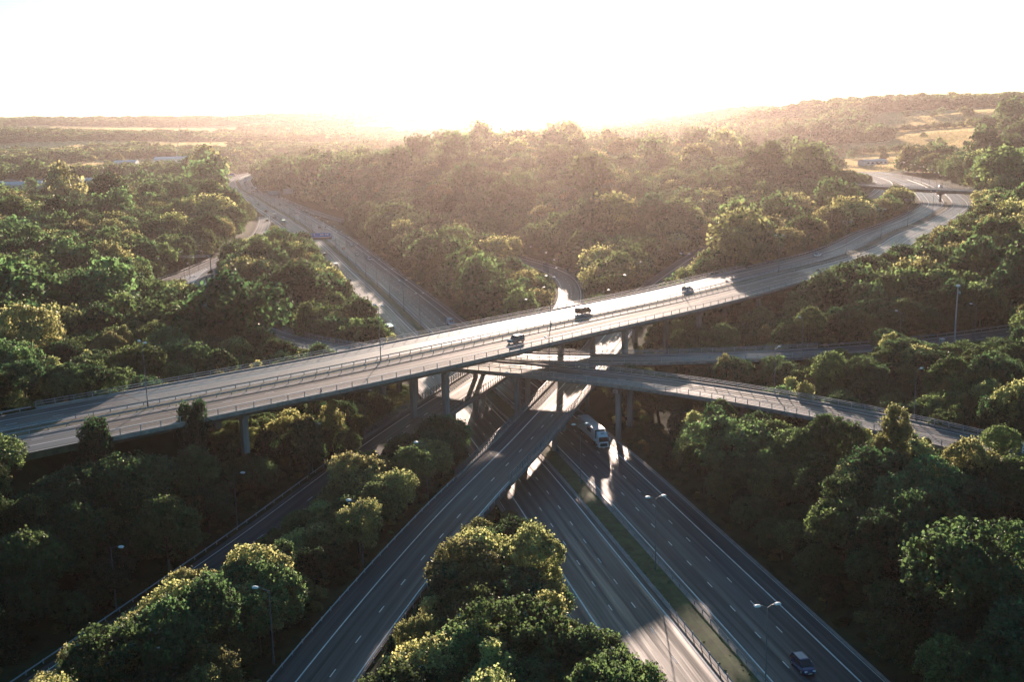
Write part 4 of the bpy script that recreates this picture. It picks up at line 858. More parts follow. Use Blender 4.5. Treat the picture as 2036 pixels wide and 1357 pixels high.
# camera mast and cabinets on the right
pm_ = SL.at(SL.near(111, 286)[0], -7.0); root = tag(empty('camera_mast', pm_), 'tall grey camera mast beside the short slip road on the right', 'camera mast')
m = MB(); m.tube((0, 0, -.5), (0, 0, 7), .24, .18, 10); m.tube((0, 0, 7), (.1, 0, 14.6), .18, .12, 10); m.build('mast', M['steel'], root)
m = MB(); m.box((.1, 0, 15.7), (.9, .6, .5)); m.tube((.1, 0, 14.5), (.1, 0, 15.5), .07); m.build('camera', M['lamp'], root, bevel=.05); m = MB(); m.box((.45, 0, 13.9), (.7, .5, .6)); m.build('junction_box', M['cab'], root, bevel=.04)
def cabinet(p, rz, w, d, h, lab):
    r = tag(empty('roadside_cabinet', p, rz), lab, 'cabinet', None); m = MB(); m.box((0, 0, h / 2), (w, d, h)); m.build('body', M['cab'], r, bevel=.04)
    m = MB(); m.box((0, 0, h + .04), (w + .12, d + .12, .09)); m.build('lid', M['lamp'], r, bevel=.02); m = MB(); m.box((0, -d / 2 - .012, h / 2), (w * .86, .02, h * .84)); m.build('door', M['cab'], r)
    m = MB(); m.box((w * .3, -d / 2 - .04, h * .5), (.05, .05, .25)); m.build('handle', M['dark'], r)
cabinet(SL.at(SL.near(108, 285)[0], -5.9), .2, 1.1, .8, 2.0, 'small green cabinet at the foot of the camera mast')
cabinet(V2.at(V2.near(84.5, 191)[0], -7.6), -.7, 1.6, .9, 2.0, 'green equipment cabinet behind the right end of the curved viaduct')
def cone(p, lab):
    r = tag(empty('traffic_cone', p), lab, 'traffic cone'); m = MB(); m.tube((0, 0, .03), (0, 0, .75), .19, .04, 12); m.build('cone', M['orange'], r); m = MB(); m.box((0, 0, .02), (.45, .45, .05)); m.build('base', M['dark'], r); m = MB(); m.tube((0, 0, .35), (0, 0, .52), .135, .10, 12); m.build('sleeve', M['white'], r)
cone(TV.at(TV.near(-47, 222)[0], 13.2, .01), 'orange traffic cone on the near edge of the high viaduct')
# bend markers round the outside of the loop
mk_ = None
for k in range(9):
    u = R2.near(27, 440)[0] + 9.5 * k; p = R2.at(u, 8.3); 
    if mk_ is None:
        mk_ = tag(empty('chevron_board', p), 'low pale board in the row on the outer bank of the loop road', 'marker board', 'marker boards along the loop road'); m = MB(); m.box((0, 0, 1.3), (2.6, .08, .6)); m.build('panel', M['signback'], mk_)
        for s in (-1, 1): m = MB(); m.box((s * .9, 0, .5), (.1, .08, 1.1)); m.build('leg', M['dark'], mk_)
        remember(mk_); o = mk_
    else: o = copy_tree(mk_)
    o.location = (p.x, p.y, float(ground(p.x, p.y)[0])); o.rotation_euler = (0, 0, .1)

# ---------------------------------------------------------------- far village, sheds and crane
def house(x, y, w, d, h, rz, roofm, lab, grp=None, gable=True):
    z = float(ground(x, y)[0]) - .3; r = tag(empty('house' if gable else 'shed', (x, y, z), rz), lab, 'house' if gable else 'industrial shed', grp)
    m = MB(); m.box((0, 0, h / 2), (w, d, h)); wl = m.build('wall', M['wall'] if gable else M['roofp'], r)
    m = MB(); rh = d * .42 if gable else d * .10; e = .4
    m.add([(-w / 2 - e, -d / 2 - e, h - .05), (w / 2 + e, -d / 2 - e, h - .05), (w / 2 + e, d / 2 + e, h - .05), (-w / 2 - e, d / 2 + e, h - .05), (-w / 2 - e, 0, h + rh), (w / 2 + e, 0, h + rh)], [(0, 1, 5, 4), (2, 3, 4, 5), (1, 2, 5), (3, 0, 4), (3, 2, 1, 0)]); ro = m.build('roof', M[roofm], r)
    if gable: m = MB(); m.box((w * .3, 0, h + rh * .95), (.9, .7, 1.6)); m.build('chimney', M['roof'], ro)
    for i in range(3 if gable else 5):
        m = MB(); m.box((-w / 2 + (i + .5) * w / (3 if gable else 5), -d / 2 - .02, h * .55), (w / 9, .06, h * .32)); m.build('window', M['window'], wl)
    m = MB(); m.box((w * .08, -d / 2 - .03, 1.05), (1.1 if gable else 4, .07, 2.1 if gable else 3.5)); m.build('door', M['black'], wl)
hr = random.Random(5)
hl = [(-452, 985, 'roofp'), (-440, 1002, 'roof'), (-426, 978, 'roofp'), (-408, 992, 'roofp'), (-470, 1010, 'roof'), (-396, 1008, 'roof'), (-385, 985, 'roofp'), (-372, 1000, 'roofp'), (-455, 1040, 'roof'), (-430, 1050, 'roof'), (-405, 1035, 'roofp'), (-380, 1040, 'roof'), (-362, 1022, 'roofp'), (-348, 1045, 'roof')]
for (x, y, rm) in hl:
    house(x - 115, y + 250, hr.uniform(14, 24), 8, 5.2, hr.uniform(-.2, .3), rm, ('pale roofed' if rm == 'roofp' else 'brown roofed') + ' house behind the left wood', ('pale' if rm == 'roofp' else 'brown') + ' houses behind the left wood')
house(-545, 1840, 60, 32, 9, .05, 'roofp', 'long pale shed in the hazy valley at left, the widest one', None, False)
house(-610, 1800, 34, 24, 8, .1, 'roofp', 'low pale shed left of the widest shed in the valley', None, False)
house(-500, 1900, 40, 24, 8, 0, 'roofp', 'pale shed right of the widest shed in the valley', None, False)
house(352, 1085, 26, 12, 5, .4, 'signback', 'grey barn beside the bright field above the overbridge', None, False)
cz = float(ground(-560, 1900)[0]); root = tag(empty('crane', (-560, 1900, cz)), 'slim leaning crane jib standing above the hazy valley', 'crane')
m = MB(); m.tube((0, 0, 0), (12, 0, 62), 1.1, .4, 6); m.build('jib', M['signback'], root); m = MB(); m.box((0, 0, 2.2), (9, 5, 4.4)); m.build('crane_body', M['signback'], root, bevel=.2); m = MB(); m.tube((12, 0, 62), (12.2, 0, 30), .12, n=4); m.build('cable', M['dark'], root)
# ---------------------------------------------------------------- vegetation
def crown_mesh(name, m, seed, shape, nleaf, ls, r=4.0, h=8.0, z0=2.6, nb=20):
    """leaf-sized faces spread over many clumps; shape in round / tall / cone / spread"""
    g = np.random.default_rng(seed)
    if shape == 'cone':
        n = nleaf; t = g.random(n) ** 1.5; zz = z0 - 1.2 + t * (h + 1.2); rmax = r * (1 - t) ** 0.85 + .15
        a = g.random(n) * 2 * math.pi; lay = 0.72 + 0.28 * np.sin(zz * 5.0 + 1.5 * np.sin(a * 3 + seed)); rad_ = rmax * lay * (0.55 + 0.45 * g.random(n) ** .5)
        c = np.stack([rad_ * np.cos(a), rad_ * np.sin(a), zz - rad_ * .18], 1); nrm = np.stack([np.cos(a), np.sin(a), 0.5 + 0 * a], 1)
    else:
        cen = []; rb = []
        for i in range(nb):
            u = g.random(); a = g.random() * 2 * math.pi; el = math.asin(min(1, max(-1, -0.45 + 1.45 * u)))
            k = 0.62 + 0.2 * g.random(); R = (r, r, h / 2)
            if shape == 'tall': k = .5 + .35 * g.random()
            cen.append((R[0] * k * math.cos(el) * math.cos(a), R[1] * k * math.cos(el) * math.sin(a), z0 + h / 2 + R[2] * k * math.sin(el)))
            rb.append(r * (0.30 + 0.22 * g.random()) * (0.8 if shape == 'tall' else 1))
        cen.append((0, 0, z0 + h / 2)); rb.append(r * .55)
        cen = np.array(cen); rb = np.array(rb); w = rb ** 2; idx = g.choice(len(rb), int(nleaf * 2.2), p=w / w.sum())
                # leaves gather in sprays: each spray has its own spot on the clump
        nsp = max(40, nleaf // 11); spd = g.normal(size=(nsp, 3)); spd[:, 2] += .35; spd /= np.linalg.norm(spd, axis=1)[:, None]; spb = g.choice(len(rb), nsp, p=w / w.sum()); spr = 0.86 + .26 * g.random(nsp) ** 1.5
        pick = g.integers(0, nsp, len(idx)); idx = spb[pick]; d = spd[pick]
        c = cen[idx] + d * (rb[idx] * spr[pick])[:, None] * np.array([1, 1, .85]) + g.normal(size=(len(idx), 3)) * (ls * .75)
        D = np.linalg.norm((c[:, None] - cen[None]) / np.array([1, 1, .85]), axis=2) / rb[None]; D[np.arange(len(idx)), idx] = 9
        k = (D.min(1) > 0.80) & (c[:, 2] > z0 * .35); c = c[k][:nleaf]; nrm = d[k][:nleaf]
    n = len(c); nr = nrm / np.linalg.norm(nrm, axis=1)[:, None] + g.normal(size=(n, 3)) * .75; nr /= np.linalg.norm(nr, axis=1)[:, None]
    t1 = np.cross(nr, g.normal(size=(n, 3))); t1 /= np.linalg.norm(t1, axis=1)[:, None]; t2 = np.cross(nr, t1)
    s1 = ls * (0.6 + 0.8 * g.random(n))[:, None]; s2 = s1 * (0.55 + .35 * g.random(n))[:, None]; bend = nr * s1 * .25
    V = np.stack([c - t1 * s1 * .5, c - t2 * s2 * .5 + bend * .6, c + t1 * s1 * .5 - bend * .3, c + t2 * s2 * .5 + bend * .5], 1).reshape(-1, 3)
    me = bpy.data.meshes.new(name); me.vertices.add(4 * n); me.vertices.foreach_set('co', V.ravel())
    me.loops.add(4 * n); me.loops.foreach_set('vertex_index', np.arange(4 * n)); me.polygons.add(n); me.polygons.foreach_set('loop_start', np.arange(0, 4 * n, 4))
    me.update(calc_edges=True); me.materials.append(M[m]); return me
def trunk_mesh(name, seed, h=8.0, r=.2):
    g = random.Random(seed); mb = MB(); top = Vector((g.uniform(-.4, .4), g.uniform(-.4, .4), h * .75)); mid = Vector((g.uniform(-.2, .2), g.uniform(-.2, .2), h * .35))
    mb.tube((0, 0, -.8), mid, r * 1.25, r * .85, 8); mb.tube(mid, top, r * .85, r * .3, 8)
    for i in range(6):
        a = g.random() * 6.28; z = h * g.uniform(.28, .6); s = mid.lerp(top, g.random() * .7)
        e = s + Vector((math.cos(a) * h * .27, math.sin(a) * h * .27, h * g.uniform(.12, .3))); mb.tube(s, e, r * .4, r * .1, 6)
    me = mb.build(name, M['bark'], smooth=True); d = me.data; bpy.data.objects.remove(me); return d
# variant table: name, material, shape, leaves, leaf size, r, h, z0
VAR = [('leafA', 'round', 12500, .31, 4.0, 7.2, 2.2), ('leafA', 'round', 12500, .31, 4.2, 6.4, 2.0), ('leafB', 'round', 12500, .31, 4.0, 7.6, 2.0), ('leafC', 'round', 12000, .30, 3.8, 7.0, 2.0),
       ('leafC', 'tall', 7000, .32, 2.4, 9.0, 1.6), ('leafD', 'cone', 7500, .36, 2.9, 8.6, 1.4), ('leafB', 'tall', 7500, .34, 2.9, 8.6, 1.8), ('leafA', 'round', 15500, .34, 5.2, 8.4, 2.4),
       # middle distance
       ('leafA', 'round', 3200, .62, 4.0, 7.0, 2.0), ('leafB', 'round', 3200, .62, 4.1, 6.6, 2.0), ('leafC', 'round', 3000, .60, 3.9, 6.8, 2.0), ('leafD', 'cone', 1500, .8, 3.2, 7.4, 1.2), ('leafA', 'round', 3300, .62, 4.3, 6.2, 1.8),
       # far
       ('leafA', 'round', 1000, 1.1, 4.0, 6.6, 1.6), ('leafB', 'round', 1000, 1.1, 4.1, 6.2, 1.6), ('leafC', 'round', 950, 1.05, 3.9, 6.4, 1.6)]
VM = [crown_mesh('crown', v[0], 100 + i * 7, v[1], v[2], v[3], v[4], v[5], v[6], nb=(22 if i < 8 else 13)) for i, v in enumerate(VAR)]
TM = [trunk_mesh('trunk', 50 + i, VAR[i][6] + VAR[i][5]) for i in range(8)]

# pixels of the road surfaces that stay open to view, with their distance (trees keep off the sight lines of the roads)
GW, GH, GS = 512, 342, 4.0
CLR = np.zeros((GH, GW), np.float32)
def proj(x, y, z):
    cp, sp = math.cos(PITCH), math.sin(PITCH); z = z - CAM_H; zc = y * cp - z * sp; yc = -(y * sp + z * cp)
    zc = np.maximum(zc, 1.0); u, v = FPX * x / zc, FPX * yc / zc; cr, sr = math.cos(-ROLL), math.sin(-ROLL)
    return 1018 + cr * u - sr * v, 678.5 + sr * u + cr * v, zc
def clear(P, u0, u1, o0, o1, dz=0.3):
    st = 0
    us = np.arange(u0, u1, 1.2)
    X = np.stack([np.interp(us, P.s, P.P[:, k]) for k in range(3)], 1); T = np.gradient(X[:, :2], axis=0); T /= np.linalg.norm(T, axis=1)[:, None]
    for o in np.arange(o0, o1 + .01, .6):
        px, py, d = proj(X[:, 0] + o * T[:, 1], X[:, 1] - o * T[:, 0], X[:, 2] + dz)
        i, j = (py / GS).astype(int), (px / GS).astype(int); k = (i >= 0) & (i < GH) & (j >= 0) & (j < GW); CLR[i[k], j[k]] = np.maximum(CLR[i[k], j[k]], d[k])
nr_ = lambda P, x, y: P.near(x, y)[0]
clear(MW, MW.sy(118), MW.sy(262), 1, 18.5); clear(MW, MW.sy(370), MW.sy(1600), 0, 18.3)
clear(MW, MW.sy(118), MW.sy(150), -9.5, 0); clear(MW, MW.sy(150), MW.sy(174), -8.8, 0); clear(MW, MW.sy(174), MW.sy(192), -13, 0); clear(MW, MW.sy(192), MW.sy(235), -16, 0)
clear(MW, MW.sy(385), MW.sy(640), -10.5, 0); clear(MW, MW.sy(640), MW.sy(752), -5, 0); clear(MW, MW.sy(752), MW.sy(1560), -17.5, 0)
clear(V2, nr_(V2, -170, 745), nr_(V2, -200, 915), -5, 5) if False else clear(V2, nr_(V2, -200, 915), nr_(V2, -167, 735), -5, 5)
clear(V2, nr_(V2, -149, 548), nr_(V2, -139, 495), -5, 6); clear(JB, nr_(JB, -160, 600), nr_(JB, -162.5, 515), -4, 5)
clear(R1, nr_(R1, -24, 124), r1b, -7.5, 3.8, .6); clear(R1, r1b, nr_(R1, 34, 338), -6, 4.5); clear(R1, nr_(R1, 52, 402), nr_(R1, 90, 500), -7.5, 0)
clear(R1, nr_(R1, 228, 709), nr_(R1, 263, 782), -4, 4)
clear(R2, nr_(R2, -63, 122), nr_(R2, -48, 168), -4.2, -3.4); clear(R2, nr_(R2, -48, 168), nr_(R2, -36, 205), -4.2, .6); clear(R2, nr_(R2, -36, 205), nr_(R2, -27, 229), -4.2, -2); clear(R2, r2a, r2b, -5.5, 5.5, 1)
clear(R2, nr_(R2, 19, 395), nr_(R2, 4, 558), -6.5, 6.5); clear(R2, nr_(R2, -180, 990), nr_(R2, -255, 1200), -4, 5); clear(R2, nr_(R2, -124, 845), nr_(R2, -143, 893), -2, 4)
clear(V2, nr_(V2, -16, 271), nr_(V2, 84, 191), -6, 6, 1.0); clear(V2, nr_(V2, 84, 191), nr_(V2, 91, 180), -5, 0); clear(V2, nr_(V2, -76, 348), nr_(V2, -71, 338), -3, 3)
clear(SL, nr_(SL, 44, 270.5), nr_(SL, 8, 275), -5, 5, 1.0); clear(SL, nr_(SL, 134, 296), nr_(SL, 108, 285), -4, 4); clear(SL, nr_(SL, 90, 277), nr_(SL, 84, 275), -4, 4)
clear(TV, nr_(TV, -100, 174), nr_(TV, 92, 369), -15.6, 15.6, 1.0); clear(TV, nr_(TV, 92, 369), nr_(TV, 141, 435), -15, 8.5); clear(TV, nr_(TV, 141, 435), nr_(TV, 305, 835), -14.5, 14.5)
clear(TV, nr_(TV, 305, 835), nr_(TV, 320, 1040), -14, 14); clear(OB, nr_(OB, 223, 735), nr_(OB, 292, 622), -4.8, 4.8, 1.2)

def road_dist(x, y):
    """distance to the edge of the nearest road, and to the nearest deck overhead"""
    d = np.full(len(x), 1e9)
    for (n, P, hw, emb) in ROADS:
        PP = P.P; ba, bb = BR.get(n, (1e9, 1e9))
        if n in ('TV', 'V2', 'SL', 'OB'): PP = PP[(P.s < ba + 8) | (P.s > bb - 8)]
        k = (x > PP[:, 0].min() - 60) & (x < PP[:, 0].max() + 60) & (y > PP[:, 1].min() - 60) & (y < PP[:, 1].max() + 60); ids = np.where(k)[0]
        for i in range(0, len(ids), 3000):
            ii = ids[i:i + 3000]; D = np.sqrt(((x[ii, None] - PP[None, :, 0]) ** 2 + (y[ii, None] - PP[None, :, 1]) ** 2).min(1)) - hw
            d[ii] = np.minimum(d[ii], D)
    return d
def deck_over(x, y):
    """height of the underside of a deck above each point, else very high"""
    h = np.full(len(x), 1e6)
    for (n, P, hw, emb) in ROADS:
        if n not in ('TV', 'V2', 'SL', 'OB'): continue
        ba, bb = BR[n]; PP = P.P[(P.s >= ba) & (P.s <= bb)]; k = np.where((x > PP[:, 0].min() - 20) & (x < PP[:, 0].max() + 20) & (y > PP[:, 1].min() - 20) & (y < PP[:, 1].max() + 20))[0]
        if not len(k): continue
        D = (x[k, None] - PP[None, :, 0]) ** 2 + (y[k, None] - PP[None, :, 1]) ** 2; j = D.argmin(1); dd = np.sqrt(D[np.arange(len(j)), j])
        h[k] = np.where(dd < hw + 2.5, np.minimum(h[k], PP[j, 2] - 2.6), h[k])
    return h
def scatter(r0, r1, sp, amax=27.5):
    n = int(r1 / sp) * 2 + 4; xs = np.arange(-r1 * math.sin(rad(amax)) - sp, r1 * math.sin(rad(amax)) + sp, sp); ys = np.arange(r0 * math.cos(rad(amax)) - sp, r1 + sp, sp * .87)
    X, Y = np.meshgrid(xs, ys); X = X + (np.arange(len(ys))[:, None] % 2) * sp * .5
    X = X + rng.uniform(-.33, .33, X.shape) * sp; Y = Y + rng.uniform(-.33, .33, Y.shape) * sp; X, Y = X.ravel(), Y.ravel()
    R = np.hypot(X, Y); A = np.degrees(np.arctan2(X, Y)); k = (R >= r0) & (R < r1) & (np.abs(A) < amax); return X[k], Y[k]
TR = []  # x, y, z, radius, height scale, variant, ring
def ring(r0, r1, sp, rmean, pick, zring, rvar=.3, margin=1.0, big=0.0, hm=1.0):
    x, y = scatter(r0, r1, sp); n = len(x); rd = road_dist(x, y); f = infield(x, y)
    r = rmean * (1 + rvar * rng.uniform(-1, 1, n)); 
    if big: r *= np.where(rng.random(n) < big, rng.uniform(1.4, 1.9, n), 1)
    # smaller growth near the roadside
    r = np.minimum(r, np.maximum(1.3, (rd + 3.2) * .75)); k = (rd > margin + r * .35) & ~f
    x, y, r = x[k], y[k], r[k]; z = ground(x, y)
    hd_ = deck_over(x, y) - z; k2 = (hd_ > 4.5) & ~((hd_ < 1e5) & (x > -32) & (x < 48)); x, y, r, z, hd_ = x[k2], y[k2], r[k2], z[k2], hd_[k2]; rd_k = rd[k][k2]; r = np.minimum(r, hd_ / 4.0)
    pv_ = pick(x, y); r = np.where(np.isin(pv_, (4, 5, 6, 11)), np.minimum(r, rmean) * .75, r)
    for a in zip(x, y, z, r, hm * rng.uniform(.85, 1.2, len(x)), pv_, rd_k): TR.append((*a, zring))
def pk(near):
    def f(x, y):
        n = len(x); t = rng.random(n); yel = ((x > 20) & (x < 260) & (y > 380) & (y < 640) & (x > (y - 330) * .35)) | ((np.abs(x) < 25) & (y < 200) & (x > -14)) | ((x < -18) & (x > -60) & (y < 190))  # sunlit stretches get more yellow-green trees: sunlight put into the leaf colour
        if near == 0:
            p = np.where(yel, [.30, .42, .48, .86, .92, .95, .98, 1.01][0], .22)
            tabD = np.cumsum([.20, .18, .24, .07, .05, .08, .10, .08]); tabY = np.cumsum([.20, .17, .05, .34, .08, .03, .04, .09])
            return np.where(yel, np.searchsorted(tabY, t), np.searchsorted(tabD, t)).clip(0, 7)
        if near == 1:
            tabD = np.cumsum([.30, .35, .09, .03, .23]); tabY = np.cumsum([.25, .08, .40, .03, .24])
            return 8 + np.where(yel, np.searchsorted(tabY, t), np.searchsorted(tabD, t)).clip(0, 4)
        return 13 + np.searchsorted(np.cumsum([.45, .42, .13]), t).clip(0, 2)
    return f
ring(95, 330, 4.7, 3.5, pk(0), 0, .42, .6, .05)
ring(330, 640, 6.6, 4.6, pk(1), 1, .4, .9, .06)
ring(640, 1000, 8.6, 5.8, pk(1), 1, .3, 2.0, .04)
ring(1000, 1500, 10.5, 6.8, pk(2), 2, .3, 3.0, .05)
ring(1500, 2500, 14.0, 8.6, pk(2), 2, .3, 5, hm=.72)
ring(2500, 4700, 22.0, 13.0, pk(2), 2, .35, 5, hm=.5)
# single trees seen standing on their own in front of the high road and elsewhere; tall right-bank ones added to throw dappled shade on the motorway
EXTRA = [(-1.2, 189, 1.8, .9, 2), (-1.5, 182, 2.4, 1.0, 2), (1.2, 177, 2.4, 1.0, 3), (-4.2, 174, 2.4, 1.0, 0), (3.2, 170, 2.7, .95, 1), (-6, 166, 2.5, 1.0, 3), (39, 208, 2.9, 1.5, 6), (43, 221, 3.4, 1.45, 0), (36.5, 233, 2.6, 1.4, 2), (48, 214, 3.3, 1.4, 2), (45, 190, 2.8, 1.4, 0), (50, 176, 3.1, 1.3, 2), (-57.5, 192, 2.7, 2.05, 6), (-70.5, 180, 3.0, 1.35, 6), (-64, 175, 6.8, 1.0, 7), (-84, 168, 5.6, .72, 7), (-54, 163, 4.6, 1.2, 0), (-40, 207, 3.0, 1.3, 6), (-33, 213, 2.6, 1.3, 2), (-62, 292, 4.2, 1.3, 2), (-50, 283, 4.0, 1.3, 0), (-70, 304, 4.4, 1.3, 2), (-82, 318, 4.6, 1.2, 0), (-44, 268, 3.6, 1.3, 2), (-56, 272, 4.0, 1.3, 2), (-90, 300, 4.6, 1.3, 0), (-38, 262, 3.2, 1.2, 0), (41.5, 200, 2.6, 1.0, 0), (46, 193, 2.5, 1.1, 3), (66, 168, 3.4, 1.35, 3), (74, 172, 4.0, 1.3, 3), (82, 180, 3.0, 1.0, 0), (63, 178, 3.0, 1.3, 4),
         (312, 905, 0, 1, 8)]
for (x, y, r, hs, v) in EXTRA:
    if r: TR.append((x, y, float(ground(x, y)[0]), r, hs, v, 5.0, 9))
for _ in range(150):
    x = rnd.uniform(-760, -330); y = rnd.uniform(1000, 1980); TR.append((x, y, float(ground(x, y)[0]), rnd.uniform(3, 6.5), 1.0, 13 + rnd.randrange(3), 9, 2)) if infield(np.array([x]), np.array([y]))[0] else None
for _ in range(60):
    x = rnd.uniform(260, 760); y = rnd.uniform(1000, 1750); TR.append((x, y, float(ground(x, y)[0]), rnd.uniform(2.5, 5), 1.0, 13 + rnd.randrange(3), 9, 2)) if infield(np.array([x]), np.array([y]))[0] else None
for (ax, ay, bx, by) in ((470, 1480, 600, 1450), (600, 1450, 790, 1500), (600, 1450, 650, 1620), (300, 1260, 480, 1230)):   # hedges between the fields
    for k in range(34):
        f_ = (k + rnd.random() * .6) / 34; x = ax + (bx - ax) * f_ + rnd.uniform(-3, 3); y = ay + (by - ay) * f_ + rnd.uniform(-3, 3); TR.append((x, y, float(ground(x, y)[0]), rnd.uniform(2.5, 5), .8, 13 + rnd.randrange(3), 9, 2))
keep = []
for t in TR:
    x, y, z, r, hs, v, rd, rg = t; r0, h0, z0 = VAR[v][4:7]; ok = False
    dist = math.hypot(x, y)
    if rg == 9: keep.append((x, y, z, r / r0, r / r0 * hs, v, rg)); continue
    for sc in (1.0, .78, .6, .42):
        s = r / r0 * sc; sz = s * hs; hc = z + (z0 + h0 / 2) * sz; hz = h0 / 2 * sz
        if dist > 1650: ok = True; break
        px, py, d = proj(x, y, hc); k = FPX / d; a, b_ = s * r0 * .88 * k / GS, max(hz * .9, s * r0 * .5) * k / GS; cx, cy = px / GS, py / GS
        i0, i1, j0, j1 = int(cy - b_), int(cy + b_) + 1, int(cx - a), int(cx + a) + 1
        if i1 < 0 or i0 >= GH or j1 < 0 or j0 >= GW: ok = True; break
        i0, j0 = max(i0, 0), max(j0, 0); sub = CLR[i0:i1, j0:j1]
        if not (sub > d + r).any(): ok = True; break
        ii, jj = np.mgrid[i0:i0 + sub.shape[0], j0:j0 + sub.shape[1]]; e = ((ii + .5 - cy) / max(b_, .5)) ** 2 + ((jj + .5 - cx) / max(a, .5)) ** 2 < 1
        if not ((sub > d + r) & e).any(): ok = True; break
    if ok and s * r0 > .75: keep.append((x, y, z, s, sz, v, rg))
# which trees show: paint ids from far to near
IDB = np.full((GH, GW), -1, int); vis = np.zeros(len(keep))
order = sorted(range(len(keep)), key=lambda i: -keep[i][1])
for i in order:
    x, y, z, s, sz, v, rg = keep[i]
    if y > 480: continue
    r0, h0, z0 = VAR[v][4:7]; px, py, d = proj(x, y, z + (z0 + h0 / 2) * sz); k = FPX / d; a, b_ = s * r0 * k / GS, sz * h0 / 2 * k / GS; cx, cy = px / GS, py / GS
    i0, i1, j0, j1 = max(int(cy - b_), 0), int(cy + b_) + 1, max(int(cx - a), 0), int(cx + a) + 1
    if i1 <= 0 or i0 >= GH or j1 <= 0 or j0 >= GW: continue
    ii, jj = np.mgrid[i0:min(i1, GH), j0:min(j1, GW)]; e = ((ii + .5 - cy) / max(b_, .5)) ** 2 + ((jj + .5 - cx) / max(a, .5)) ** 2 < 1
    IDB[ii[e], jj[e]] = i
# bridge and road surfaces in front of trees also hide them
ids, cn = np.unique(IDB[IDB >= 0], return_counts=True); vis[ids] = cn
indiv = set(int(i) for i in np.argsort(-vis)[:296] if vis[i] > 0)
KIND = {0: 'round mid green tree', 1: 'broad mid green tree', 2: 'round dark green tree', 3: 'round yellow green tree', 4: 'tall narrow yellow green tree', 5: 'pointed dark conifer', 6: 'tall narrow dark green tree', 7: 'large broad green tree', 8: 'round green tree', 9: 'round dark tree', 10: 'yellow green tree', 11: 'pointed dark conifer', 12: 'broad green tree'}
NM = {5: 'conifer_tree', 11: 'conifer_tree', 4: 'poplar_tree', 6: 'poplar_tree'}
def region(x, y):
    if abs(x) < 40 and y < 205 and MW.near(x, y)[1] < 0 and R1.near(x, y)[1] > 0: return 'on the tree island between the centre ramp and the motorway', 'trees on the island between ramp and motorway'
    if y < 260 and R1.near(x, y)[1] < 0 and R2.near(x, y)[1] > 0: return 'in the strip between the centre ramp and the narrow slip road', 'trees between centre ramp and narrow slip road'
    if y < 300 and R2.near(x, y)[1] < 0 and TV.near(x, y)[1] > 0: return 'on the dark slope left of the narrow slip road, below the viaduct', 'trees left of the narrow slip road'
    if x > 20 and TV.near(x, y)[1] > 0:
        if V2.near(x, y)[1] > 0: return 'on the bank between the motorway and the curved viaduct', 'trees between motorway and curved viaduct'
        if y < 300 and SL.near(x, y)[1] < 0 : return 'in the hollow between the curved viaduct and the high viaduct', 'trees between the two viaducts on the right'
        return 'in the wood on the near side of the high road, behind the short slip road', 'trees on the near side of the high road'
    if MW.near(x, y)[1] < 0: return 'in the wood behind the left half of the high viaduct', 'trees behind the left half of the high viaduct'
    if x < 25: return 'in the wood between the far motorway and the loop road', 'trees between far motorway and loop road'
    return 'beside the far ramp behind the high viaduct', 'trees behind the right half of the high viaduct'
first = {}
for i in sorted(indiv):
    x, y, z, s, sz, v, rg = keep[i]
    reg, grp = region(x, y); size = 'small' if s < .62 else ('big' if s > 1.25 else '')
    kd = KIND.get(v, 'green tree'); kd = kd.replace('large ', '') if size else kd
    root = empty(NM.get(v, 'broadleaf_tree'), (x, y, z - .1), rnd.random() * 6.28); root.scale = (s, s, sz)
    lab = f'{size} {kd} {reg}'.strip(); lab = ' '.join(lab.split()[:16])
    tag(root, lab, 'tree', kd + ' ' + grp + (' ' + size if size else ''))
    c = bpy.data.objects.new('crown', VM[v]); C.objects.link(c); c.parent = root; first.setdefault(v, c)
    t = bpy.data.objects.new('trunk', TM[v % 8]); C.objects.link(t); t.parent = root
# one source tree of each remaining kind, standing in the woods as a tree like any other
for v in range(len(VAR)):
    if v in first: continue
    cand = [i for i, k in enumerate(keep) if k[5] == v and i not in indiv]
    if not cand: continue
    i = min(cand, key=lambda i: abs(keep[i][0] / keep[i][1] - .05) * 200 + keep[i][1] * .5); indiv.add(i); x, y, z, s, sz, _, rg = keep[i]
    root = empty('broadleaf_tree', (x, y, z - .1), 0); root.scale = (s, s, sz)
    tag(root, 'hazy green tree standing in the middle of the distant wooded hill', 'tree', 'single trees in the distant wood')
    c = bpy.data.objects.new('crown', VM[v]); C.objects.link(c); c.parent = root; first[v] = c
    t = bpy.data.objects.new('trunk', TM[0]); C.objects.link(t); t.parent = root

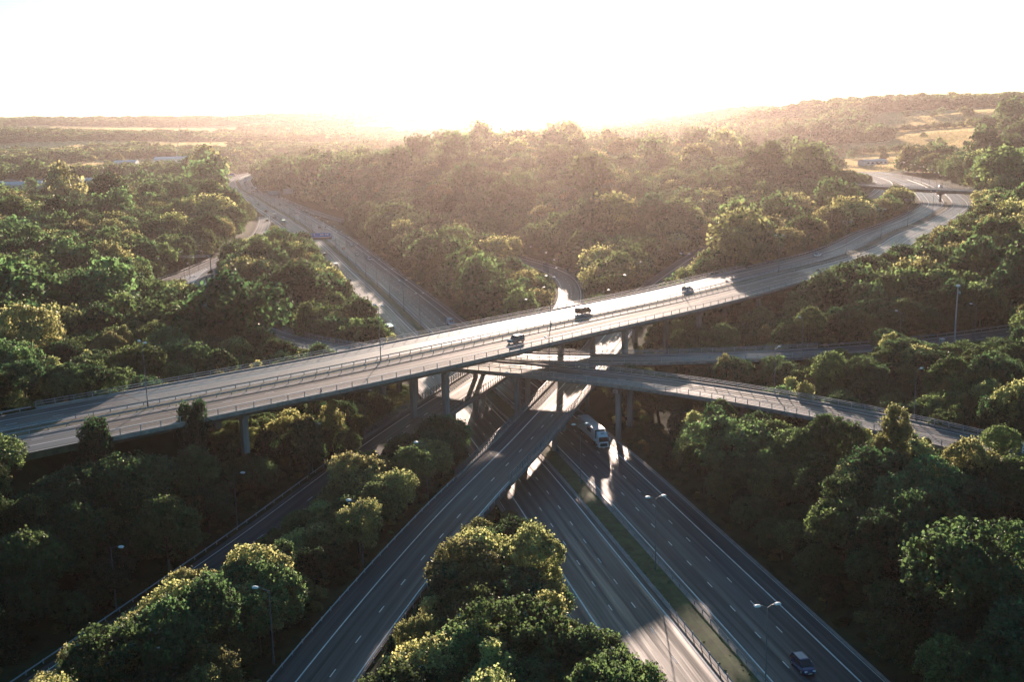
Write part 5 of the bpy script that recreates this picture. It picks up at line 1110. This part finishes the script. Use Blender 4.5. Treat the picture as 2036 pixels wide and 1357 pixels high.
def woodland(name, items, label=None):
    n = len(items); A = np.array([(k[0], k[1], k[2] - .1, k[3], k[4], k[5]) for k in items], float)
    me = bpy.data.meshes.new(name); me.vertices.add(n); me.vertices.foreach_set('co', A[:, :3].ravel())
    a = me.attributes.new('sc', 'FLOAT_VECTOR', 'POINT'); a.data.foreach_set('vector', np.stack([A[:, 3], A[:, 3], A[:, 4]], 1).ravel())
    a = me.attributes.new('rz', 'FLOAT', 'POINT'); a.data.foreach_set('value', rng.random(n) * 6.28)
    a = me.attributes.new('var', 'INT', 'POINT'); a.data.foreach_set('value', A[:, 5].astype(np.int32))
    o = bpy.data.objects.new(name, me); C.objects.link(o)
    ng = bpy.data.node_groups.new(name, 'GeometryNodeTree'); ng.interface.new_socket('Geometry', in_out='INPUT', socket_type='NodeSocketGeometry'); ng.interface.new_socket('Geometry', in_out='OUTPUT', socket_type='NodeSocketGeometry')
    N = ng.nodes; LL = ng.links; gi = N.new('NodeGroupInput'); gout = N.new('NodeGroupOutput'); jn = N.new('GeometryNodeJoinGeometry')
    def attr(nm, ty):
        q_ = N.new('GeometryNodeInputNamedAttribute'); q_.data_type = ty; q_.inputs[0].default_value = nm; return next(s for s in q_.outputs if s.enabled)
    sc = attr('sc', 'FLOAT_VECTOR'); rz = attr('rz', 'FLOAT'); va = attr('var', 'INT'); cx = N.new('ShaderNodeCombineXYZ'); LL.new(rz, cx.inputs[2])
    er = N.new('FunctionNodeEulerToRotation'); LL.new(cx.outputs[0], er.inputs[0])
    for v in sorted(set(A[:, 5].astype(int))):
        if v not in first: continue
        cmpn = N.new('FunctionNodeCompare'); cmpn.data_type = 'INT'; cmpn.operation = 'EQUAL'
        ins = [s for s in cmpn.inputs if s.enabled]; LL.new(va, ins[0]); ins[1].default_value = int(v)
        oi = N.new('GeometryNodeObjectInfo'); oi.transform_space = 'ORIGINAL'; oi.inputs['Object'].default_value = first[v]; oi.inputs['As Instance'].default_value = True
        ip = N.new('GeometryNodeInstanceOnPoints'); LL.new(gi.outputs[0], ip.inputs['Points']); LL.new(cmpn.outputs[0], ip.inputs['Selection']); LL.new(oi.outputs['Geometry'], ip.inputs['Instance'])
        LL.new(er.outputs[0], ip.inputs['Rotation']); LL.new(sc, ip.inputs['Scale']); LL.new(ip.outputs[0], jn.inputs[0])
    LL.new(jn.outputs[0], gout.inputs[0]); md = o.modifiers.new('woods', 'NODES'); md.node_group = ng
    return tag(o, label, None, None, 'stuff')
rest = [k for i, k in enumerate(keep) if i not in indiv]
woodland('woodland', rest, 'dense green woods filling the land between and beyond the roads')
# low scrub along the verges and under the trees
SCR = []
for (r0_, r1_, sp_, vs) in ((95, 330, 2.6, (0, 2, 3)), (330, 640, 4.5, (8, 9, 10))):
    x, y = scatter(r0_, r1_, sp_); rd = road_dist(x, y); k = (rd > .9) & (rd < 9) & ~infield(x, y) & (rng.random(len(x)) < .75); x, y, rd = x[k], y[k], rd[k]; z = ground(x, y)
    for a, b_, c_, d_ in zip(x, y, z, rd):
        s = rng.uniform(.12, .24) * (1 if d_ < 3 else 1.7) * (1.0 if r0_ < 300 else 1.4); px, py, d = proj(a, b_, c_ + s * 5); i, j = int(py / GS), int(px / GS)
        if 0 <= i < GH and 0 <= j < GW and CLR[i, j] > d + 2: continue
        SCR.append((a, b_, c_ - s * 2.2, s, s * .8, vs[int(rng.integers(len(vs)))], 0))
for u in np.arange(MW.sy(110), MW.sy(420), .22):
    p = MW.at(u, rnd.uniform(-1.6, 1.6)); s = rnd.uniform(.03, .075); SCR.append((p.x, p.y, p.z - s * 3.2, s, s * .7, (0, 1, 2)[rnd.randrange(3)], 0))
woodland('undergrowth', SCR, 'low scrub along the road verges')
print('TREES', len(keep), 'individual', len(indiv), 'scrub', len(SCR), 'last visible px', sorted(vis)[-296])

# tall dry grass standing in the open fields: upright blades that let the low sun through
def field_grass():
    V = []
    for (r0_, r1_, n, w, h) in ((900, 1460, 420000, 1.5, .8), (1300, 2000, 420000, 2.2, 1.0), (1950, 4300, 420000, 6.0, 1.9)):
        a = rng.uniform(-.47, .47, n); r = np.sqrt(rng.uniform(r0_ ** 2, r1_ ** 2, n)); x, y = r * np.sin(a), r * np.cos(a)
        k = infield(x, y); x, y = x[k][:110000], y[k][:110000]; z = ground(x, y); m = len(x); t = rng.uniform(-.9, .9, m); cx_, sx_ = np.cos(t), np.sin(t)
        ww = w * rng.uniform(.5, 1.2, m) / 2; hh = h * rng.uniform(.5, 1.2, m); ln = rng.uniform(-.5, .5, m) * hh
        q0 = np.stack([x - ww * cx_, y - ww * sx_, z - .2], 1); q1 = np.stack([x + ww * cx_, y + ww * sx_, z - .2], 1)
        q2 = np.stack([x + ww * .8 * cx_ - sx_ * ln, y + ww * .8 * sx_ + cx_ * ln, z + hh], 1); q3 = np.stack([x - ww * .8 * cx_ - sx_ * ln, y - ww * .8 * sx_ + cx_ * ln, z + hh * .8], 1)
        V.append(np.stack([q0, q1, q2, q3], 1).reshape(-1, 3))
    V = np.concatenate(V); n = len(V) // 4; me = bpy.data.meshes.new('tall_grass'); me.vertices.add(4 * n); me.vertices.foreach_set('co', V.ravel())
    me.loops.add(4 * n); me.loops.foreach_set('vertex_index', np.arange(4 * n)); me.polygons.add(n); me.polygons.foreach_set('loop_start', np.arange(0, 4 * n, 4)); me.update(calc_edges=True); me.materials.append(M['dry'])
    o = bpy.data.objects.new('tall_grass', me); C.objects.link(o); tag(o, 'pale dry grass standing in the open fields on the hills', None, None, 'stuff')
field_grass()
# ---------------------------------------------------------------- haze
hb = MB(); hb.box((0, 0, 108), (19400, 19400, 226)); ho = hb.build('haze', [])
hm = bpy.data.materials.new('haze'); hm.use_nodes = True; hn = hm.node_tree
for n in list(hn.nodes): hn.nodes.remove(n)
ou = hn.nodes.new('ShaderNodeOutputMaterial'); pv = hn.nodes.new('ShaderNodeVolumePrincipled')
pv.inputs['Color'].default_value = (1.0, 0.84, 0.79, 1); pv.inputs['Density'].default_value = HAZE_DENSITY; pv.inputs['Anisotropy'].default_value = HAZE_G
hn.links.new(pv.outputs[0], ou.inputs['Volume']); ho.data.materials.clear(); ho.data.materials.append(hm); tag(ho, kind='stuff')
